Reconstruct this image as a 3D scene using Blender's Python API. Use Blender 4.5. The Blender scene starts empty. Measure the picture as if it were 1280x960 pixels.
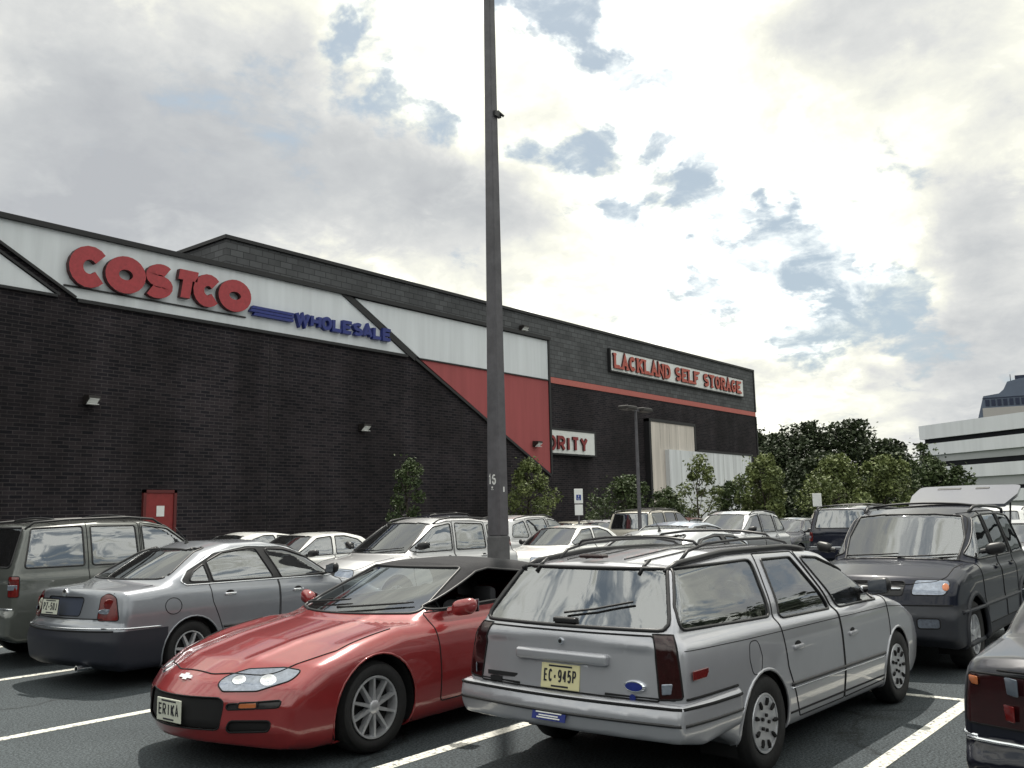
import bpy, bmesh, math, random
import numpy as np
from mathutils import Vector, Matrix
from mathutils.bvhtree import BVHTree
R = math.radians
random.seed(7)
SC = bpy.context.scene
COL = SC.collection

# ------------------------------------------------------------------ camera
CAM_H = 1.70
cam_d = bpy.data.cameras.new('camera')
cam = bpy.data.objects.new('camera', cam_d)
COL.objects.link(cam)
def _n(v): v = np.array(v, float); return v/np.linalg.norm(v)
_r = _n((930., -144., -1141.)); _l = np.array((-1430., -191., -1141.))
_l = _n(_l - _r*_l.dot(_r)); _u = np.cross(_r, _l)
CM = np.array([_r, _l, _u])                # camera axes seen in world (X = along the store front, Y = towards it)
cam.matrix_world = Matrix([[CM[0][0], CM[0][1], CM[0][2], 0], [CM[1][0], CM[1][1], CM[1][2], 0],
                           [CM[2][0], CM[2][1], CM[2][2], CAM_H], [0, 0, 0, 1]])
cam_d.sensor_width = 36.0
cam_d.lens = 36.0*1141/1280
cam_d.clip_start = 0.05
cam_d.clip_end = 5000
SC.camera = cam
SC.view_settings.view_transform = 'Standard'
SC.view_settings.look = 'None'
SC.view_settings.gamma = 1.0
SC.view_settings.exposure = 0.0
SC.render.resolution_x, SC.render.resolution_y = 1024, 768
SC.cycles.max_bounces = 7
SC.cycles.transparent_max_bounces = 12
SC.cycles.use_denoising = True

# ------------------------------------------------------------------ sun and sky
SUN_EL, SUN_AZ = 64.0, 40.0               # azimuth counted from +X towards +Y
sd = bpy.data.lights.new('sun', 'SUN'); sd.energy = 4.6; sd.angle = R(0.6); sd.color = (1.0, .95, .86)
so = bpy.data.objects.new('sun', sd); COL.objects.link(so)
sv = Vector((math.cos(R(SUN_EL))*math.cos(R(SUN_AZ)), math.cos(R(SUN_EL))*math.sin(R(SUN_AZ)), math.sin(R(SUN_EL))))
so.rotation_euler = sv.to_track_quat('Z', 'Y').to_euler(); so.location = (0, 0, 60)

world = bpy.data.worlds.new('World'); SC.world = world; world.use_nodes = True
def build_sky():
    nt = world.node_tree; N = nt.nodes; K = nt.links; N.clear()
    def nd(t, **k):
        n = N.new(t)
        for a, b in k.items(): setattr(n, a, b)
        return n
    def val(x, inp):
        if isinstance(x, (int, float)): inp.default_value = x
        elif isinstance(x, (tuple, list)): inp.default_value = x
        else: K.new(x, inp)
    def mt(op, a, b=0.0, c=None, clamp=False):
        n = nd('ShaderNodeMath', operation=op, use_clamp=clamp); val(a, n.inputs[0]); val(b, n.inputs[1])
        if c is not None: val(c, n.inputs[2])
        return n.outputs[0]
    def vm(op, a, b=(0, 0, 0)):
        n = nd('ShaderNodeVectorMath', operation=op); val(a, n.inputs[0]); val(b, n.inputs[1])
        return n
    tc = nd('ShaderNodeTexCoord')
    d = vm('NORMALIZE', tc.outputs['Generated']).outputs[0]
    sky = nd('ShaderNodeTexSky', sky_type='NISHITA', sun_disc=False, sun_elevation=R(SUN_EL),
             sun_rotation=R(90-SUN_AZ), air_density=1.0, dust_density=2.0, ozone_density=1.0)
    sep = nd('ShaderNodeSeparateXYZ'); K.new(d, sep.inputs[0])
    zz = mt('ADD', mt('MAXIMUM', sep.outputs[2], 0.0), .32)
    cmb = nd('ShaderNodeCombineXYZ')
    K.new(mt('DIVIDE', sep.outputs[0], zz), cmb.inputs[0]); K.new(mt('DIVIDE', sep.outputs[1], zz), cmb.inputs[1])
    P = cmb.outputs[0]
    def noise(vec, scale, detail=8, rough=.55, dist=0.0, off=(0, 0, 0)):
        n = nd('ShaderNodeTexNoise'); K.new(vm('ADD', vec, off).outputs[0], n.inputs['Vector'])
        n.inputs['Scale'].default_value = scale; n.inputs['Detail'].default_value = detail
        n.inputs['Roughness'].default_value = rough; n.inputs['Distortion'].default_value = dist
        return n
    n1 = noise(P, 3.4, 11, .62, .25)
    n2 = noise(P, 1.7, 7, .55, .2, (4.1, 2.3, 1.7))
    n3 = noise(P, 9.0, 8, .6, .3, (1.1, 7.3, 2.7))
    wv = noise(d, 5.0, 6, .62, 0, (3.3, 1.2, .4))
    warp = vm('SCALE', vm('SUBTRACT', wv.outputs['Color'], (.5, .5, .5)).outputs[0]); warp.inputs['Scale'].default_value = .20
    dw = vm('NORMALIZE', vm('ADD', d, warp.outputs[0]).outputs[0]).outputs[0]
    def dirpx(px, py): v = CM @ np.array([px-640., 480.-py, -1141.]); return tuple(_n(v))
    def blobs(lst):
        acc = None
        for px, py, r, a in lst:
            dot = vm('DOT_PRODUCT', dw, dirpx(px, py)).outputs['Value']
            th = r/1141.0
            # (1-dot) ~ angle^2/2
            g = mt('MULTIPLY', mt('SUBTRACT', dot, 1.0), 2.0/(th*th))
            g = mt('MULTIPLY', mt('POWER', math.e, g), a)
            acc = g if acc is None else mt('ADD', acc, g)
        return acc
    blue = blobs([(480, 120, 42, .8), (560, 150, 34, .75), (425, 32, 26, .8), (705, 15, 52, 1.0), (765, 85, 36, .95), (825, 118, 34, .9), (650, 25, 30, .7),
                  (880, 130, 26, .5), (728, 168, 30, .8), (800, 185, 22, .6), (775, 280, 36, .75), (865, 225, 32, .75), (905, 275, 24, .6),
                  (850, 320, 34, .6), (960, 300, 44, .7), (1010, 335, 40, .7), (900, 345, 40, .45), (1060, 395, 60, .75), (1120, 375, 46, .8),
                  (980, 415, 40, .6), (1010, 440, 40, .45), (665, 165, 26, .6), (970, 165, 16, .4),
                  (-400, -300, 260, .5), (1900, -100, 300, .5), (700, -900, 380, .6)])
    gray = blobs([(150, 160, 150, .85), (330, 210, 150, 1.0), (80, 240, 110, .5), (520, 260, 100, .8), (620, 270, 60, .5), (90, 40, 80, .35), (1250, 240, 80, .7), (1200, 300, 70, .5),
                  (1160, 400, 70, .4), (1230, 470, 80, .5), (1060, 60, 90, .45), (960, 90, 60, .25), (700, 280, 40, .25), (640, 55, 16, .1), (1100, 100, 80, .3),
                  (-700, 200, 500, .6), (2400, 300, 500, .5)])
    glow = blobs([(660, 300, 300, .8), (480, 60, 170, .6), (930, 200, 220, .45), (560, 60, 90, .3), (1080, 260, 120, .3), (130, 5, 70, .5), (260, 20, 60, .4)])
    # cover: 1 = cloud
    cov = mt('ADD', mt('MULTIPLY', mt('SUBTRACT', n1.outputs['Fac'], .5), 3.0), mt('MULTIPLY', mt('SUBTRACT', n3.outputs['Fac'], .5), 1.1))
    vd = vm('DOT_PRODUCT', d, (-.78, -.62, 0)).outputs['Value']
    e1 = nd('ShaderNodeMapRange', interpolation_type='SMOOTHSTEP'); K.new(vd, e1.inputs['Value']); e1.inputs['From Min'].default_value = -.5; e1.inputs['From Max'].default_value = -.08
    cov = mt('SUBTRACT', mt('ADD', cov, .52), mt('MULTIPLY', blue, .98))
    cov = mt('SUBTRACT', cov, mt('MULTIPLY', e1.outputs[0], .42))
    n4 = noise(P, 14.0, 5, .55, .6, (2.2, 5.1, .7))
    cov = mt('ADD', cov, mt('MULTIPLY', mt('MULTIPLY', mt('SUBTRACT', n4.outputs['Fac'], .5), 3.4), e1.outputs[0]))  # broken cloud added in the unseen sky behind, for reflections in glass
    mr = nd('ShaderNodeMapRange', interpolation_type='SMOOTHSTEP'); K.new(cov, mr.inputs['Value'])
    mr.inputs['From Min'].default_value = -.30; mr.inputs['From Max'].default_value = .20
    ws = nd('ShaderNodeMapRange', interpolation_type='SMOOTHSTEP'); K.new(n3.outputs['Fac'], ws.inputs['Value']); ws.inputs['From Min'].default_value = .40; ws.inputs['From Max'].default_value = .68; ws.inputs['To Max'].default_value = .55
    mask = mt('MAXIMUM', mr.outputs[0], ws.outputs[0])
    # brightness of the cloud
    b = mt('ADD', mt('MULTIPLY', mt('SUBTRACT', n2.outputs['Fac'], .5), 1.3), mt('MULTIPLY', mt('SUBTRACT', n3.outputs['Fac'], .5), 1.15))
    b = mt('ADD', b, mt('MULTIPLY', mt('SUBTRACT', n1.outputs['Fac'], .5), 1.1))
    b = mt('ADD', b, mt('MULTIPLY', e1.outputs[0], .28))
    b = mt('ADD', mt('ADD', b, .65), mt('SUBTRACT', mt('MULTIPLY', glow, .20), mt('MULTIPLY', gray, .40)))
    rim = nd('ShaderNodeMapRange', interpolation_type='SMOOTHSTEP'); K.new(cov, rim.inputs['Value']); rim.inputs['From Min'].default_value = .05; rim.inputs['From Max'].default_value = .75
    rim.inputs['To Min'].default_value = .22; rim.inputs['To Max'].default_value = -.07
    b = mt('ADD', b, rim.outputs[0])
    cr = nd('ShaderNodeValToRGB'); K.new(b, cr.inputs[0]); e = cr.color_ramp.elements
    e[0].position = .0; e[0].color = (.50, .52, .545, 1)
    e[1].position = 1.0; e[1].color = (1.85, 1.85, 1.7, 1)
    for p, c in ((.28, (.61, .63, .64, 1)), (.5, (.76, .77, .755, 1)), (.68, (.96, .96, .86, 1)), (.84, (1.25, 1.25, 1.08, 1))):
        q = e.new(p); q.color = c
    # unseen low sky behind the viewer is dimmed to darken reflections on the cars
    e2 = nd('ShaderNodeMapRange', interpolation_type='SMOOTHSTEP'); K.new(sep.outputs[2], e2.inputs['Value']); e2.inputs['From Min'].default_value = .08; e2.inputs['From Max'].default_value = .42
    e2.inputs['To Min'].default_value = .75; e2.inputs['To Max'].default_value = 0.0
    dull = mt('SUBTRACT', 1.0, mt('MULTIPLY', e1.outputs[0], e2.outputs[0]))
    cs = vm('SCALE', cr.outputs[0]); K.new(mt('MULTIPLY', dull, 10.0), cs.inputs['Scale'])
    # clear sky: Nishita with a pale haze veil
    hz = nd('ShaderNodeMix', data_type='RGBA'); hz.inputs[0].default_value = .66
    K.new(sky.outputs[0], hz.inputs[6]); hz.inputs[7].default_value = (5.5, 6.5, 7.0, 1)
    mx = nd('ShaderNodeMix', data_type='RGBA'); K.new(mask, mx.inputs[0]); K.new(hz.outputs[2], mx.inputs[6]); K.new(cs.outputs[0], mx.inputs[7])
    bg = nd('ShaderNodeBackground'); K.new(mx.outputs[2], bg.inputs[0]); bg.inputs[1].default_value = .1
    out = nd('ShaderNodeOutputWorld'); K.new(bg.outputs[0], out.inputs[0])
build_sky()

# ------------------------------------------------------------------ materials
MATS = {}
def mat(name, col, rough=.6, metal=0.0, coat=0.0, noise=0.0, nscale=8.0, bump=0.0, spec=.5, emit=None, fn=None):
    if name in MATS: return MATS[name]
    m = bpy.data.materials.new(name); m.use_nodes = True
    nt = m.node_tree; b = nt.nodes['Principled BSDF']
    b.inputs['Base Color'].default_value = (*col, 1); b.inputs['Roughness'].default_value = rough
    b.inputs['Metallic'].default_value = metal; b.inputs['Specular IOR Level'].default_value = spec
    if coat: b.inputs['Coat Weight'].default_value = coat; b.inputs['Coat Roughness'].default_value = .04
    if noise or bump:
        tc = nt.nodes.new('ShaderNodeTexCoord'); n = nt.nodes.new('ShaderNodeTexNoise')
        nt.links.new(tc.outputs['Object'], n.inputs['Vector'])
        n.inputs['Scale'].default_value = nscale; n.inputs['Detail'].default_value = 8; n.inputs['Roughness'].default_value = .65
        if noise:
            mr = nt.nodes.new('ShaderNodeMapRange'); mr.inputs['From Min'].default_value = .25; mr.inputs['From Max'].default_value = .75
            mr.inputs['To Min'].default_value = 1-noise; mr.inputs['To Max'].default_value = 1+noise
            nt.links.new(n.outputs['Fac'], mr.inputs['Value'])
            mx = nt.nodes.new('ShaderNodeVectorMath'); mx.operation = 'SCALE'; mx.inputs[0].default_value = col
            nt.links.new(mr.outputs[0], mx.inputs['Scale']); nt.links.new(mx.outputs[0], b.inputs['Base Color'])
        if bump:
            bp = nt.nodes.new('ShaderNodeBump'); bp.inputs['Strength'].default_value = bump; bp.inputs['Distance'].default_value = .01
            nt.links.new(n.outputs['Fac'], bp.inputs['Height']); nt.links.new(bp.outputs[0], b.inputs['Normal'])
    if fn: fn(nt, b)
    MATS[name] = m
    return m

def glass(name, tint, rough=.02, spec=1.0):
    if name in MATS: return MATS[name]
    m = bpy.data.materials.new(name); m.use_nodes = True; nt = m.node_tree; nt.nodes.clear()
    o = nt.nodes.new('ShaderNodeOutputMaterial'); mx = nt.nodes.new('ShaderNodeMixShader')
    tr = nt.nodes.new('ShaderNodeBsdfTransparent'); tr.inputs[0].default_value = (*tint, 1)
    gl = nt.nodes.new('ShaderNodeBsdfGlossy'); gl.inputs['Roughness'].default_value = rough; gl.inputs[0].default_value = (.93, .96, 1, 1)
    fr = nt.nodes.new('ShaderNodeFresnel'); fr.inputs['IOR'].default_value = 2.9
    # waviness and dust of real panes
    tc = nt.nodes.new('ShaderNodeTexCoord'); n = nt.nodes.new('ShaderNodeTexNoise'); nt.links.new(tc.outputs['Object'], n.inputs['Vector'])
    n.inputs['Scale'].default_value = 1.6; n.inputs['Detail'].default_value = 1
    bp = nt.nodes.new('ShaderNodeBump'); bp.inputs['Strength'].default_value = .22; bp.inputs['Distance'].default_value = .05
    nt.links.new(n.outputs['Fac'], bp.inputs['Height']); nt.links.new(bp.outputs[0], gl.inputs['Normal'])
    nt.links.new(fr.outputs[0], mx.inputs[0]); nt.links.new(tr.outputs[0], mx.inputs[1]); nt.links.new(gl.outputs[0], mx.inputs[2])
    df = nt.nodes.new('ShaderNodeBsdfDiffuse'); df.inputs[0].default_value = (.35, .36, .36, 1)
    m2 = nt.nodes.new('ShaderNodeMixShader'); m2.inputs[0].default_value = .018
    nt.links.new(mx.outputs[0], m2.inputs[1]); nt.links.new(df.outputs[0], m2.inputs[2])
    nt.links.new(m2.outputs[0], o.inputs[0]); MATS[name] = m
    return m

BLACK = mat('black_rubber', (.008, .008, .009), .55, noise=.3)
TRIM = mat('black_plastic_trim', (.012, .012, .014), .42, noise=.3, nscale=20)
SEAM = mat('panel_gap_dark', (.004, .004, .005), .9)
TYRE = mat('tyre_rubber', (.007, .007, .008), .8, noise=.4, nscale=25, bump=.4)
ALLOY = mat('alloy_metal', (.62, .63, .66), .30, metal=.7, noise=.12, nscale=14)
HUBP = mat('hubcap_silver_plastic', (.50, .51, .54), .38, metal=.6, noise=.15, nscale=12)
MIRG = mat('mirror_glass', (.16, .17, .19), .08, metal=.9)
CHROME = mat('chrome', (.80, .82, .86), .12, metal=1.0)
INT = mat('car_interior_grey', (.045, .046, .052), .85, noise=.3)
INT_L = mat('car_interior_light', (.16, .155, .15), .85, noise=.25)
GLASS = glass('car_glass', (.40, .46, .47)); GLASSD = glass('car_glass_dark', (.13, .15, .17)); GLASSC = glass('clear_glass', (.8, .84, .84))
WHITEP = mat('white_paint', (.72, .73, .72), .5, noise=.06)
RED_LAMP = mat('red_lamp_plastic', (.13, .010, .010), .15, coat=.6, noise=.25, nscale=30)
DRED_LAMP = mat('dark_red_lamp_plastic', (.022, .004, .005), .18, coat=.35, noise=.25, nscale=30)
AMBER = mat('amber_lamp_plastic', (.42, .13, .045), .18, coat=.6)
CLEARL = mat('clear_lamp_plastic', (.24, .27, .33), .14, metal=.55, coat=.8, noise=.35, nscale=26)
PLATE = mat('plate_cream', (.62, .58, .34), .5, noise=.05)
PLATEW = mat('plate_white', (.55, .56, .48), .5, noise=.05)
INK = mat('plate_ink', (.012, .012, .02), .6)
def paint(name, col, metal=.0, rough=.35, coat=1.0, noise=.05):
    return mat('car_paint_'+name, col, rough, metal=metal, coat=coat, noise=noise, nscale=5, spec=.5 if max(col) > .06 else .15)

# ------------------------------------------------------------------ mesh helpers
def link_mesh(name, verts, faces, m, parent=None, smooth=False, normals=None):
    me = bpy.data.meshes.new(name); me.from_pydata([tuple(map(float, v)) for v in verts], [], [tuple(map(int, f)) for f in faces]); me.update()
    if smooth: me.polygons.foreach_set('use_smooth', [True]*len(me.polygons))
    if normals is not None: me.normals_split_custom_set_from_vertices([tuple(n) for n in normals])
    for x in (m if isinstance(m, (list, tuple)) else [m]): me.materials.append(x)
    o = bpy.data.objects.new(name, me); COL.objects.link(o)
    if parent is not None: o.parent = parent
    return o
class MB:
    """collects shapes, then links them as one mesh object"""
    def __init__(s): s.v = []; s.f = []
    def add(s, v, f):
        b = len(s.v); s.v += [tuple(p) for p in v]; s.f += [tuple(i+b for i in q) for q in f]; return s
    def box(s, x0, x1, y0, y1, z0, z1):
        v = [(x, y, z) for x in (x0, x1) for y in (y0, y1) for z in (z0, z1)]
        return s.add(v, [(0, 1, 3, 2), (4, 6, 7, 5), (0, 4, 5, 1), (2, 3, 7, 6), (0, 2, 6, 4), (1, 5, 7, 3)])
    def rbox(s, x0, x1, y0, y1, z0, z1, r=.03, seg=2):
        bm = bmesh.new(); bmesh.ops.create_cube(bm, size=1)
        for v in bm.verts: v.co = Vector(((x0+x1)/2+v.co.x*(x1-x0), (y0+y1)/2+v.co.y*(y1-y0), (z0+z1)/2+v.co.z*(z1-z0)))
        bmesh.ops.bevel(bm, geom=bm.edges[:]+bm.verts[:], offset=min(r, .49*min(x1-x0, y1-y0, z1-z0)), segments=seg, profile=.5, affect='EDGES')
        bm.verts.index_update(); s.add([v.co[:] for v in bm.verts], [[v.index for v in f.verts] for f in bm.faces]); bm.free(); return s
    def tube(s, pts, r, n=6, closed=False, cap=True):
        pts = [Vector(p) for p in pts]; rr = r if isinstance(r, (list, tuple)) else [r]*len(pts)
        m = len(pts); rings = []; up = None
        for i in range(m):
            a = pts[(i-1) % m] if (closed or i > 0) else pts[0]; c = pts[(i+1) % m] if (closed or i < m-1) else pts[-1]
            t = (c-a)
            if t.length < 1e-9: t = Vector((0, 0, 1))
            t.normalize()
            if up is None: up = t.orthogonal().normalized()
            up = (up - t*up.dot(t))
            if up.length < 1e-6: up = t.orthogonal()
            up.normalize(); w = t.cross(up)
            rings.append([pts[i] + (up*math.cos(2*math.pi*k/n)+w*math.sin(2*math.pi*k/n))*rr[i] for k in range(n)])
        v = [p[:] for g in rings for p in g]; f = []
        for i in range(m if closed else m-1):
            j = (i+1) % m
            for k in range(n): f.append((i*n+k, i*n+(k+1) % n, j*n+(k+1) % n, j*n+k))
        if cap and not closed: f.append(tuple(range(n-1, -1, -1))); f.append(tuple((m-1)*n+k for k in range(n)))
        return s.add(v, f)
    def prism(s, poly, axis, a, b):
        """poly in the two other axes, extruded from a to b along axis (0,1,2)"""
        def P(u, w, t): q = [u, w]; q.insert(axis, t); return tuple(q)
        n = len(poly); v = [P(u, w, a) for u, w in poly]+[P(u, w, b) for u, w in poly]
        f = [tuple(range(n)), tuple(range(2*n-1, n-1, -1))]+[(i, (i+1) % n+0, (i+1) % n+n, i+n) for i in range(n)]
        return s.add(v, f)
    def lathe(s, prof, axis=1, n=32, c=(0, 0, 0)):
        """prof: (r, t) pairs turned about the given axis through c"""
        v = []; f = []; m = len(prof)
        for k in range(n):
            a = 2*math.pi*k/n
            for r, t in prof:
                q = [r*math.cos(a), r*math.sin(a)]; q.insert(axis, t); v.append((q[0]+c[0], q[1]+c[1], q[2]+c[2]))
        for k in range(n):
            j = (k+1) % n
            for i in range(m-1): f.append((k*m+i, k*m+i+1, j*m+i+1, j*m+i))
        return s.add(v, f)
    def xform(s, fn): s.v = [fn(p) for p in s.v]; return s
    def build(s, name, m, parent=None, smooth=False, fix=True):
        o = link_mesh(name, s.v, s.f, m, parent)
        if fix:
            bm = bmesh.new(); bm.from_mesh(o.data); bmesh.ops.recalc_face_normals(bm, faces=bm.faces[:])
            bm.to_mesh(o.data); bm.free()
        if smooth:
            o.data.polygons.foreach_set('use_smooth', [True]*len(o.data.polygons))
            if smooth != 'all': o.data.set_sharp_from_angle(angle=R(38))
        return o
def thing(name, label, cat, loc=(0, 0, 0), rz=0.0, group=None):
    o = bpy.data.objects.new(name, None); COL.objects.link(o); o.empty_display_size = .3
    o.location = loc; o.rotation_euler = (0, 0, rz); o['label'] = label; o['category'] = cat
    if group: o['group'] = group
    return o
def tag(o, label, cat, group=None):
    o['label'] = label; o['category'] = cat
    if group: o['group'] = group
    return o
def kids(o): return [c for c in bpy.data.objects if c.parent == o]
def dup(o, loc, rz, label, group=None, swap=None, sc=None):
    allk = {}
    for c in bpy.data.objects:
        if c.parent is not None: allk.setdefault(c.parent.name, []).append(c)
    def cp(s, par):
        n = s.copy(); COL.objects.link(n)
        if par is not None: n.parent = par
        if swap and n.type == 'MESH':
            for sl in n.material_slots:
                if sl.material and sl.material.name in swap:
                    sl.link = 'OBJECT'; sl.material = swap[sl.material.name]
        for c in allk.get(s.name, []): cp(c, n)
        return n
    # object-level material links need the source material name, read from the mesh
    def cp2(s, par):
        n = s.copy(); COL.objects.link(n)
        if par is not None: n.parent = par
        if swap and n.type == 'MESH':
            for i, mm in enumerate(s.data.materials):
                if mm and mm.name in swap: n.material_slots[i].link = 'OBJECT'; n.material_slots[i].material = swap[mm.name]
        for c in allk.get(s.name, []): cp2(c, n)
        return n
    r = cp2(o, None); r.location = loc; r.rotation_euler = (0, 0, rz); r['label'] = label
    if sc: r.scale = sc
    if group: r['group'] = group
    return r

# stroke lettering ---------------------------------------------------------
def arc(cx, cy, rx, ry, a0, a1, n=14):
    return [(cx+rx*math.cos(R(a0+(a1-a0)*i/n)), cy+ry*math.sin(R(a0+(a1-a0)*i/n))) for i in range(n+1)]
def glyph(ch, w=.62):
    """strokes in a box w wide, 1 high, already inset by half a stroke"""
    W = w
    G = {
     'A': [[(0, 0), (W/2, 1), (W, 0)], [(W*.2, .33), (W*.8, .33)]],
     'C': [arc(W/2, .5, W/2, .5, 40, 320)], 'O': [arc(W/2, .5, W/2, .5, 0, 360, 24)], '0': [arc(W/2, .5, W/2, .5, 0, 360, 24)],
     'D': [[(0, 0), (0, 1), (W*.45, 1)]+arc(W*.45, .5, W*.55, .5, 90, -90)[1:]+[(0, 0)]],
     'E': [[(W, 0), (0, 0), (0, 1), (W, 1)], [(0, .52), (W*.85, .52)]], 'F': [[(0, 0), (0, 1), (W, 1)], [(0, .5), (W*.8, .5)]],
     'G': [arc(W/2, .5, W/2, .5, 48, 340)+[(W*.95, .45), (W*.55, .45)]], 'H': [[(0, 0), (0, 1)], [(W, 0), (W, 1)], [(0, .5), (W, .5)]],
     'I': [[(W*.5, 0), (W*.5, 1)]], 'J': [[(W*.8, 1), (W*.8, .25)]+arc(W*.45, .25, W*.35, .25, 0, -160, 8)[1:]],
     'K': [[(0, 0), (0, 1)], [(W, 1), (0, .42)], [(W*.3, .6), (W, 0)]], 'L': [[(0, 1), (0, 0), (W, 0)]],
     'N': [[(0, 0), (0, 1), (W, 0), (W, 1)]], 'P': [[(0, 0), (0, 1), (W*.55, 1)]+arc(W*.55, .74, W*.45, .26, 90, -90, 8)[1:]+[(0, .48)]],
     'R': [[(0, 0), (0, 1), (W*.55, 1)]+arc(W*.55, .74, W*.45, .26, 90, -90, 8)[1:]+[(0, .48)], [(W*.5, .48), (W, 0)]],
     'S': [arc(W*.5, .745, W*.46, .255, 38, 270, 12)+arc(W*.5, .255, W*.5, .255, 90, -142, 12)[1:]],
     'T': [[(0, 1), (W, 1)], [(W/2, 1), (W/2, 0)]], 'U': [[(0, 1), (0, .3)]+arc(W/2, .3, W/2, .3, 180, 360, 8)[1:]+[(W, 1)]],
     'W': [[(0, 1), (W*.27, 0), (W*.5, .8), (W*.73, 0), (W, 1)]], 'Y': [[(0, 1), (W/2, .5), (W, 1)], [(W/2, .5), (W/2, 0)]],
     'Z': [[(0, 1), (W, 1), (0, 0), (W, 0)]],
     '1': [[(W*.25, .8), (W*.5, 1), (W*.5, 0)]], '4': [[(W*.75, 0), (W*.75, 1)], [(W*.70, .97), (0, .32)], [(0, .30), (W, .30)]],
     '5': [[(W*.95, 1), (W*.1, 1), (W*.05, .55)]+arc(W*.48, .32, W*.5, .32, 130, -150, 10)],
     '6': [arc(W*.5, .62, W*.5, .38, 50, 180, 8)+arc(W*.5, .31, W*.5, .31, 180, 535, 20)], '9': [arc(W*.5, .38, W*.5, .38, 230, 360, 8)+arc(W*.5, .69, W*.5, .31, 0, 355, 20)],
     '.': [[(W*.35, .5), (W*.65, .5)]], '-': [[(W*.1, .5), (W*.9, .5)]],
    }
    return G[ch]
def stroke_poly(pts, t):
    """outline of a constant width stroke: list of quads"""
    closed = (abs(pts[0][0]-pts[-1][0])+abs(pts[0][1]-pts[-1][1])) < 1e-6
    P = [Vector(p) for p in (pts[:-1] if closed else pts)]; n = len(P); L = []; Rr = []
    for i in range(n):
        a = P[(i-1) % n] if (closed or i > 0) else None; c = P[(i+1) % n] if (closed or i < n-1) else None
        d1 = (P[i]-a).normalized() if a is not None else None; d2 = (c-P[i]).normalized() if c is not None else None
        if d1 is None: d1 = d2
        if d2 is None: d2 = d1
        nn = Vector((-(d1.y+d2.y), d1.x+d2.x))
        if nn.length < .3: nn = Vector((-d1.y, d1.x))
        nn.normalize(); k = 1/max(.45, nn.dot(Vector((-d1.y, d1.x))))
        L.append(P[i]+nn*t/2*k); Rr.append(P[i]-nn*t/2*k)
    q = []
    for i in range(n if closed else n-1):
        j = (i+1) % n; q.append((L[i], L[j], Rr[j], Rr[i]))
    return q
def letter_mb(ch, x0, z0, w, h, t, y0, depth, slant=0.0, serif=False, mb=None):
    """a letter standing in the XZ plane, its face towards -Y at y0-depth"""
    mb = mb or MB()
    st = glyph(ch, 1.0); W = w-t; Hh = h-t; strokes = []
    for s in st: strokes.append([(t/2+u*W, t/2+v*Hh) for u, v in s])
    if serif:
        for s in list(strokes):
            for p in (s[0], s[-1]):
                if s[0] != s[-1] and (p[1] < t*.6 or p[1] > h-t*.6): strokes.append([(p[0]-t*.75, t*.3 if p[1] < h/2 else h-t*.3), (p[0]+t*.75, t*.3 if p[1] < h/2 else h-t*.3)])
    for k, s in enumerate(strokes):
        yy = y0-depth-.0015*k
        tt = t if k < len(st) else t*.6
        for quad in stroke_poly(s, tt):
            c = [(x0+p.x+slant*(p.y), z0+p.y) for p in quad]
            mb.add([(a, yy, b) for a, b in c]+[(a, y0, b) for a, b in c], [(0, 1, 2, 3), (0, 4, 5, 1), (1, 5, 6, 2), (2, 6, 7, 3), (3, 7, 4, 0)])
    return mb
def text_mb(txt, x0, z0, h, t, pitch, wid, y0, depth, slant=0.0, serif=False):
    mb = MB(); x = x0
    for ch in txt:
        if ch == ' ': x += pitch*.62; continue
        w = wid*(1.25 if ch == 'W' else .45 if ch in 'I1' else 1); p = pitch*(1.22 if ch == 'W' else .62 if ch in 'I' else 1)
        letter_mb(ch, x, z0, w, h, t, y0, depth, slant, serif, mb); x += p
    return mb
SIGNB = mat('sign_blue_face', (.010, .022, .17), .45, noise=.35, nscale=10)
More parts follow.
